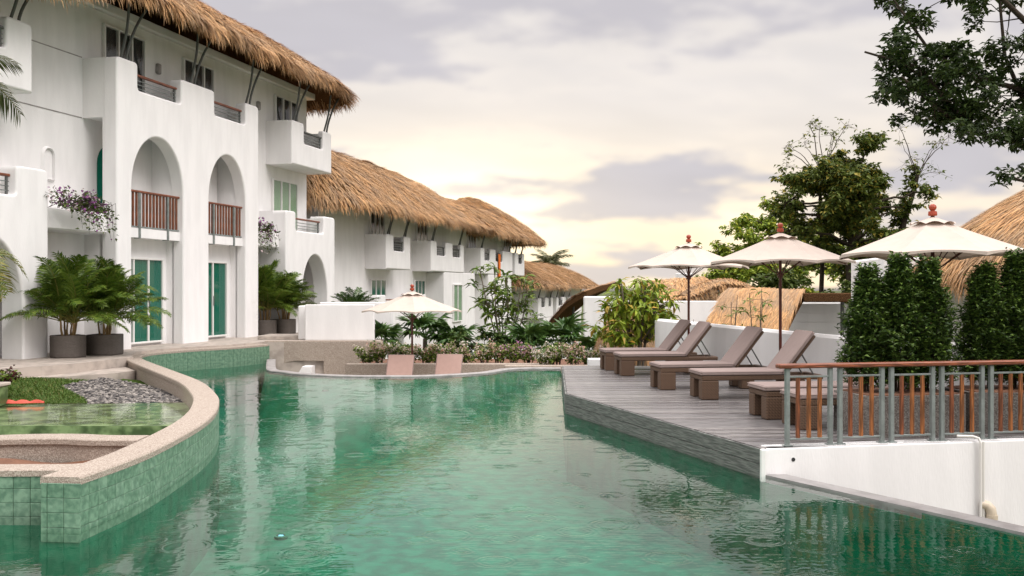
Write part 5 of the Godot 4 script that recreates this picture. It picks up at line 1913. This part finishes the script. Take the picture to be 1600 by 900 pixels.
func make_lounger(label: String, group: String, m: StandardMaterial3D, ang := 0.9) -> Node3D:
	var o := thing("sun_lounger", label, "sun lounger", group)
	var W := 0.66
	for q in [[0.0, 0.27], [1.45, 1.68]]:
		for s in [-1.0, 1.0]:
			var l := MB.new()
			var za: float = s * (W / 2 - 0.1)
			l.span(q[0], q[1], 0.0, 0.3, za - 0.1, za + 0.1, 0.012)
			part("leg", l, M.rattan, o)
	var f := MB.new()
	f.span(0, 1.36, 0.298, 0.375, -W / 2, W / 2, 0.012)
	f.span(1.355, 1.98, 0.3, 0.372, -W / 2, -W / 2 + 0.07, 0.012)
	f.span(1.355, 1.98, 0.3, 0.372, W / 2 - 0.07, W / 2, 0.012)
	f.span(1.91, 1.982, 0.298, 0.374, -W / 2 + 0.06, W / 2 - 0.06, 0.012)
	part("frame", f, M.rattan, o)
	var c := MB.new()
	c.box(Vector3(0.645, 0.412, 0), Vector3(1.33, 0.07, W + 0.01), 0.024)
	var sc := part("seat_cushion", c, m, o)
	var pp := MB.new()
	for h in [0.43, 0.394]: pp.box(Vector3(0.645, h, 0), Vector3(1.338, 0.009, W + 0.018), 0.004)
	part("piping", pp, M.cushion_seam, sc)
	var back := MB.new()
	back.xf = Transform3D(Basis(Vector3(0, 0, 1), ang), Vector3(1.34, 0.375, 0))
	back.box(Vector3(0.4, -0.012, 0), Vector3(0.8, 0.045, W - 0.02), 0.012)
	part("back_frame", back, M.rattan, o)
	var bc := MB.new()
	bc.xf = back.xf
	bc.box(Vector3(0.41, 0.047, 0), Vector3(0.83, 0.07, W + 0.01), 0.024)
	var bq := part("back_cushion", bc, m, o)
	var bp := MB.new()
	bp.xf = back.xf
	for h in [0.065, 0.029]: bp.box(Vector3(0.41, h, 0), Vector3(0.838, 0.009, W + 0.018), 0.004)
	part("piping", bp, M.cushion_seam, bq)
	for s in [-1.0, 1.0]:
		var t := MB.new()
		var e: Vector3 = back.xf * Vector3(0.45, -0.04, s * 0.24)
		t.tube([e, Vector3(1.86, 0.36, s * 0.24)], [0.012, 0.012], 6)
		part("back_strut", t, M.dark_steel, o)
	return o


func make_parasol(label: String, group: String) -> Node3D:
	var o := thing("parasol", label, "parasol", group)
	var R := 1.3
	var rim := 2.2
	var apex := 2.68
	var po := MB.new()
	po.tube([Vector3(0, 0.05, 0), Vector3(0, apex + 0.06, 0)], [0.026, 0.026], 12)
	part("pole", po, M.pole_wood, o)
	var ba := MB.new()
	ba.lathe([Vector2(0, 0), Vector2(0.25, 0), Vector2(0.25, 0.05), Vector2(0.23, 0.07), Vector2(0.05, 0.08), Vector2(0.04, 0.3), Vector2(0.026, 0.3)], 20)
	part("base", ba, M.dark_steel, o)
	var fi := MB.new()
	fi.lathe([Vector2(0.03, 0), Vector2(0.055, 0.0), Vector2(0.06, 0.02), Vector2(0.055, 0.06), Vector2(0.03, 0.065), Vector2(0.03, 0.075), Vector2(0.045, 0.09), Vector2(0.052, 0.115), Vector2(0.045, 0.14), Vector2(0.02, 0.158), Vector2(0, 0.16)], 14, Vector3(0, apex + 0.055, 0))
	part("finial", fi, M.finial, o)
	for k in 8:
		var a0 := TAU * k / 8.0
		var a1 := TAU * (k + 1) / 8.0
		var mb := MB.new()
		var f := func(u: float, v: float) -> Vector3:
			var r := lerpf(0.16, R, v)
			var c0 := Vector3(cos(a0), 0, sin(a0)); var c1 := Vector3(cos(a1), 0, sin(a1))
			var p := c0.lerp(c1, u) * r
			var sag := sin(u * PI)
			p *= 1.0 - 0.035 * sag * v
			var y := lerpf(apex - 0.03, rim, pow(v, 0.93)) - 0.035 * sag * sin(v * PI) + 0.03 * sag * pow(v, 6.0)
			return Vector3(p.x, y, p.z)
		mb.surf(8, 8, f, -1.0)
		mb.surf(8, 1, func(u, v): return f.call(u, 1.0) + Vector3(0, -0.045 * v + 0.02 * v * sin(u * PI), 0), -1.0)
		part("canopy_panel", mb, M.canvas, o)
		var rb := MB.new()
		var e := Vector3(cos(a0), 0, sin(a0))
		rb.tube([e * 0.05 + Vector3(0, apex - 0.1, 0), e * (R - 0.03) + Vector3(0, rim - 0.025, 0)], [0.011, 0.009], 5)
		rb.tube([e * 0.04 + Vector3(0, rim - 0.22, 0), e * 0.62 + Vector3(0, lerpf(apex, rim, 0.48) - 0.05, 0)], [0.009, 0.009], 5)
		part("rib", rb, M.pole_wood, o)
	var hb := MB.new()
	hb.lathe([Vector2(0.028, 0), Vector2(0.05, 0.0), Vector2(0.05, 0.09), Vector2(0.028, 0.09)], 10, Vector3(0, rim - 0.27, 0))
	part("hub", hb, M.pole_wood, o)
	var vc := MB.new()
	vc.surf(48, 4, func(u, v):
		var a: float = u * TAU
		var sc := absf(sin(a * 4.0))
		var r: float = lerpf(0.02, 0.3, v) * lerpf(1.0, 0.94, sc)
		return Vector3(cos(a) * r, lerpf(apex + 0.04, apex - 0.068, v) + 0.035 * sc * pow(v, 4.0), sin(a) * r), -1.0)
	part("vent_cap", vc, M.canvas, o)
	return o


func copy_of(o: Node3D, label: String, where: Vector3, turn: float, group := "") -> Node3D:
	var c: Node3D = o.duplicate()
	c.name = o.name
	add_child(c, true)
	c.position = where
	c.rotation.y = turn
	c.set_meta("label", label)
	if group: c.set_meta("group", group)
	return c


func build_furniture() -> void:
	var g := "sun loungers on the wooden deck"
	var l := make_lounger("sun lounger nearest on the open deck, left of the railing", g, M.cushion)
	l.position = at(2.93, 0.302, 15.85)
	l.rotation.y = 0.12
	copy_of(l, "second sun lounger from the railing, its foot nearer the pool", at(2.5, 0.302, 17.35), 0.14)
	copy_of(l, "third sun lounger from the railing, beside the first parasol pole", at(2.13, 0.302, 20.05), 0.12)
	copy_of(l, "farthest sun lounger at the end of the deck", at(1.95, 0.302, 21.35), 0.1)
	copy_of(l, "sun lounger just behind the first railing panel, its foot sticking out left", at(3.33, 0.302, 13.5), 0.12)
	copy_of(l, "sun lounger seen through the railing slats beside the pebble planter", at(3.52, 0.302, 12.55), 0.1)
	var s := make_lounger("left sun lounger on the sunken terrace, by the speckled wall", "pink loungers on the sunken terrace", M.cushion_pink, 1.0)
	s.position = at(-2.95, -0.748, 23.55)
	s.rotation.y = PI / 2 - 0.08
	copy_of(s, "right sun lounger on the sunken terrace, right of the parasol pole", at(-1.8, -0.748, 23.8), PI / 2 - 0.12)
	var pg := "cream parasols"
	var p := make_parasol("cream parasol farthest left on the deck, above the far loungers", pg)
	p.position = at(3.8, 0.302, 21.4)
	copy_of(p, "cream parasol in the middle of the deck's three", at(4.72, 0.302, 17.5), 0.2)
	copy_of(p, "cream parasol nearest, rising behind the hedge shrubs", at(5.75, 0.302, 13.6), 0.1)
	copy_of(p, "cream parasol on the sunken terrace across the pool", at(-2.6, -0.748, 25.9), 0.15)


func post(root: Node, p: Vector3, h: float, r := 0.05) -> void:
	var mb := MB.new()
	mb.tube([p, p + Vector3(0, h, 0)], [r, r], 8)
	part("post", mb, M.dark_steel, root)


# thatch sheet between four corners: eave a-b, ridge d-c
func lean_roof(root: Node, a: Vector3, b: Vector3, c: Vector3, d: Vector3, bulge: float, n: int, nf: int, wid: float) -> void:
	var o := Node3D.new()
	o.name = "roof"
	root.add_child(o, true)
	var f := func(u: float, v: float) -> Vector3: return a.lerp(b, u).lerp(d.lerp(c, u), v) + Vector3(0, bulge * sin(v * PI) + 0.014 * sin(u * 9.0 + v * 4.0), 0)
	var mb := MB.new()
	mb.surf(16, 10, f)
	part("thatch_bed", mb, M.thatch_base, o)
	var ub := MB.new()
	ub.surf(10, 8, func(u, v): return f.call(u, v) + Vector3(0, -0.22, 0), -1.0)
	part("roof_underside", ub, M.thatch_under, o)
	var e := MB.new()
	for s in [0.0, 1.0]:
		e.surf(1, 10, func(u, v): return f.call(s, v) + Vector3(0, -0.22 * u, 0))
		e.surf(10, 1, func(u, v): return f.call(u, s) + Vector3(0, -0.22 * v, 0))
	part("roof_edge", e, M.thatch_under, o)
	thatch(o, f, false, n, nf, 0.5, wid)


func build_villas() -> void:
	# hut with a thatch sheet slanting down to the left
	var h := thing("thatched_hut", "hut with a dark thatch sheet slanting down left beside the farthest hotel", "hut", "", at(3.5, -3.0, 41.0))
	lean_roof(h, Vector3(-1.95, 3.45, -2.0), Vector3(-1.15, 3.75, -3.6), Vector3(1.0, 5.35, -1.0), Vector3(-0.5, 4.95, 1.2), 0.22, 3600, 1200, 0.025)
	for q in [[-0.9, -1.2], [-0.2, -1.6], [0.7, -0.4]]: post(h, Vector3(q[0], 0, q[1]), 4.4)
	var hw := MB.new()
	hw.span(-0.65, 1.15, 0, 4.72, 1.3, 1.5, 0.04)
	part("white_wall", hw, M.stucco, h)
	# long villa wall with plunge pool tiles
	var v := thing("villa_wall", "long white villa wall behind the mango tree and first parasol", "wall", "", at(6.0, -2.5, 30.0))
	var vm := MB.new()
	vm.prism(pv([-2.3, 0, 4.0, 0, 4.0, 4.16, -2.3, 4.16]), -0.2, 0.0, 0.03)
	part("wall_body", vm, M.stucco, v)
	# low thatch mound behind the mango tree
	var mo := thing("thatched_dome", "round orange-brown thatch dome half hidden by the mango tree", "hut", "", at(3.55, -2.2, 29.0))
	var f := func(u: float, vv: float) -> Vector3:
		var a := u * TAU
		var r := 1.25 * pow(1.0 - vv, 0.55) + 0.02
		return Vector3(cos(a) * r, 1.75 + 2.05 * pow(vv, 0.8), sin(a) * r)
	var mb := MB.new()
	mb.surf(30, 10, f)
	part("thatch_bed", mb, M.thatch_base, mo)
	thatch(mo, f, true, 7000, 2400, 0.45, 0.02)
	post(mo, Vector3(0.5, 0, 0.3), 1.9); post(mo, Vector3(-0.5, 0, 0.3), 1.9)
	# open thatch pavilion with a curved pole
	var pa := thing("thatched_pavilion", "low thatched pavilion with a curved eave pole beyond the villa wall", "hut", "", at(7.6, -2.5, 36.0))
	var g := func(u: float, vv: float) -> Vector3:
		var x := lerpf(-1.4, 1.6, u)
		return Vector3(x, 4.15 + 0.62 * sin(PI * clampf(u, 0, 1)) * 0.9 + 0.0, lerpf(0.7, -1.6, vv)) + Vector3(0, 0.12 * sin(vv * PI), 0)
	var pm := MB.new()
	pm.surf(20, 8, g)
	part("thatch_bed", pm, M.thatch_base, pa)
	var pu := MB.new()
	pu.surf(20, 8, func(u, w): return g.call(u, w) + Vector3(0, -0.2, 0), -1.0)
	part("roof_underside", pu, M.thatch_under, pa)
	thatch(pa, g, false, 3600, 900, 0.4, 0.024)
	var arc := []
	for k in 13: arc.append(g.call(k / 12.0, 0.0) + Vector3(0, -0.22, 0.06))
	var ab := MB.new()
	ab.tube(arc, radii(0.045, 0.045, 12), 7)
	part("curved_pole", ab, M.steel, pa)
	for x in [-1.2, 0.0, 1.4]: post(pa, Vector3(x, 0, 0.3), 4.2)
	# second, lower ridge to its left
	var pb := thing("thatched_hut", "small thatch roof between the mango tree and the curved-pole pavilion", "hut", "", at(6.15, -2.5, 38.5))
	lean_roof(pb, Vector3(-1.3, 4.1, 0.8), Vector3(1.7, 4.1, 0.8), Vector3(1.4, 5.0, -0.9), Vector3(-0.6, 4.85, -0.9), 0.12, 3000, 1000, 0.024)
	for x in [-0.9, 1.2]: post(pb, Vector3(x, 0, 0.2), 4.1)
	# wide thatch slope
	var ws := thing("thatched_villa", "villa with a wide golden thatch slope behind the middle parasol pole", "villa", "", at(6.6, -2.5, 24.5))
	lean_roof(ws, Vector3(-1.75, 3.7, 0.1), Vector3(-0.05, 3.55, 0.6), Vector3(0.75, 4.52, -0.4), Vector3(-1.05, 4.55, -0.9), 0.05, 12000, 1800, 0.013)
	var wm := MB.new()
	wm.span(-0.9, 3.4, 0, 4.12, -1.3, -1.1, 0.03)
	part("white_wall", wm, M.stucco, ws)
	var wr := MB.new()
	wr.span(0.6, 2.6, 4.2, 4.42, -2.0, 0.0, 0.02)
	part("flat_thatch_edge", wr, M.thatch_under, ws)
	for x in [0.2, 1.7]: post(ws, Vector3(x, 0, -0.5), 4.2)
	for k in 4:
		var bl := MB.new()
		bl.span(0.3, 2.6, 3.2 + k * 0.24, 3.425 + k * 0.24, -1.098, -1.088, 0.004)
		part("block_course", bl, M.stucco, ws)
	# white pillar house with louvred window
	var pi := thing("pillar_house", "slim white house with a louvred blue window left of the middle parasol", "house", "", at(8.65, -4.0, 50.0))
	var pp := MB.new()
	pp.box(Vector3(0, 3.4, 0), Vector3(0.75, 6.8, 0.8), 0.03)
	part("wall", pp, M.stucco, pi)
	var lw := MB.new()
	lw.box(Vector3(-0.18, 6.15, 0.41), Vector3(0.28, 0.62, 0.05), 0.01)
	part("window", lw, M.blue_frame, pi)
	# villa at the right with blue panes and big roof
	var rv := thing("white_villa", "white villa with blue glass panes under a big thatch roof at right", "villa", "", at(9.6, -2.5, 20.5), -0.12)
	var rm := MB.new()
	rm.span(-1.9, 4.0, 0, 5.2, -3.0, 0.0, 0.04)
	part("wall", rm, M.stucco, rv)
	for q in [[-1.45, -0.95], [-0.35, 0.25]]:
		var w := MB.new()
		w.span(q[0], q[1], 4.52, 4.92, 0.0, 0.03, 0.01)
		var wn := part("window", w, M.blue_frame, rv)
		for k in 4:
			for j in 3:
				var b := MB.new()
				var x0: float = lerpf(q[0], q[1], k / 4.0)
				b.span(x0 + 0.01, x0 + (q[1] - q[0]) / 4.0 - 0.01, 4.53 + j * 0.13, 4.645 + j * 0.13, 0.026, 0.036, 0.003)
				part("pane", b, M.pane_blue, wn)
	for q in [[0.9, 1.4, 4.4], [2.05, 2.6, 4.3]]:
		var b := MB.new()
		b.span(q[0], q[1], 0.5, q[2] - 0.3, -0.01, 0.03, 0.01)
		part("door_panel", b, M.white_paint, rv)
	var cr := MB.new()
	cr.span(0.2, 0.75, 0, 4.5, 0.0, 0.5, 0.1)
	part("white_pier", cr, M.stucco, rv)
	var rf := func(u: float, vv: float) -> Vector3:
		var a := lerpf(-0.6, PI + 0.6, u)
		var r := 4.0 * pow(1.0 - vv, 0.8) + 0.03
		return Vector3(2.7 - cos(a) * r, 4.8 + 2.4 * pow(vv, 0.75), 0.4 + sin(a) * r * 0.6)
	var rb := MB.new()
	rb.surf(30, 10, rf)
	part("thatch_bed", rb, M.thatch_base, rv)
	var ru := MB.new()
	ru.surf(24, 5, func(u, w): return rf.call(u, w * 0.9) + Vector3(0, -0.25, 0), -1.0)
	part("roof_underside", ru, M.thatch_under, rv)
	thatch(rv, rf, false, 26000, 7000, 0.45, 0.018, 1.0)


func build_pool_lamps() -> void:
	for q in [[-2.95, -1.12, 12.7, "pool lamp glowing on the pool floor off the winding wall's near end"], [-4.6, -1.12, 20.0, "pool lamp on the pool floor far out past the winding wall"], [-4.1, -0.2, 21.9, "left pool lamp on the shallow slope before the sunken terrace"], [-2.3, -0.2, 21.8, "right pool lamp on the shallow slope before the far parasol"]]:
		var wall: bool = q[1] > -1.0
		var o := thing("pool_lamp", q[3], "lamp", "lamps under the pool water", at(q[0], q[1], q[2]))
		if wall: o.rotation.x = -0.27
		var mb := MB.new()
		mb.lathe([Vector2(0.0, 0.02), Vector2(0.032, 0.015), Vector2(0.04, 0.0), Vector2(0, -0.01)], 16)
		part("lamp_glass", mb, M.lamp_glow, o)
		var ring := MB.new()
		ring.lathe([Vector2(0.052, -0.02), Vector2(0.085, -0.02), Vector2(0.085, 0.008), Vector2(0.058, 0.014)], 16)
		part("lamp_ring", ring, M.basin, o)
		var l := OmniLight3D.new()
		l.name = "lamp_light"
		l.light_color = Color(0.55, 0.9, 1.0)
		l.light_energy = 0.006
		l.light_size = 0.07
		l.omni_range = 20
		l.omni_attenuation = 2
		l.shadow_enabled = true
		l.position = Vector3(0, 0.12, 0)
		o.add_child(l, true)
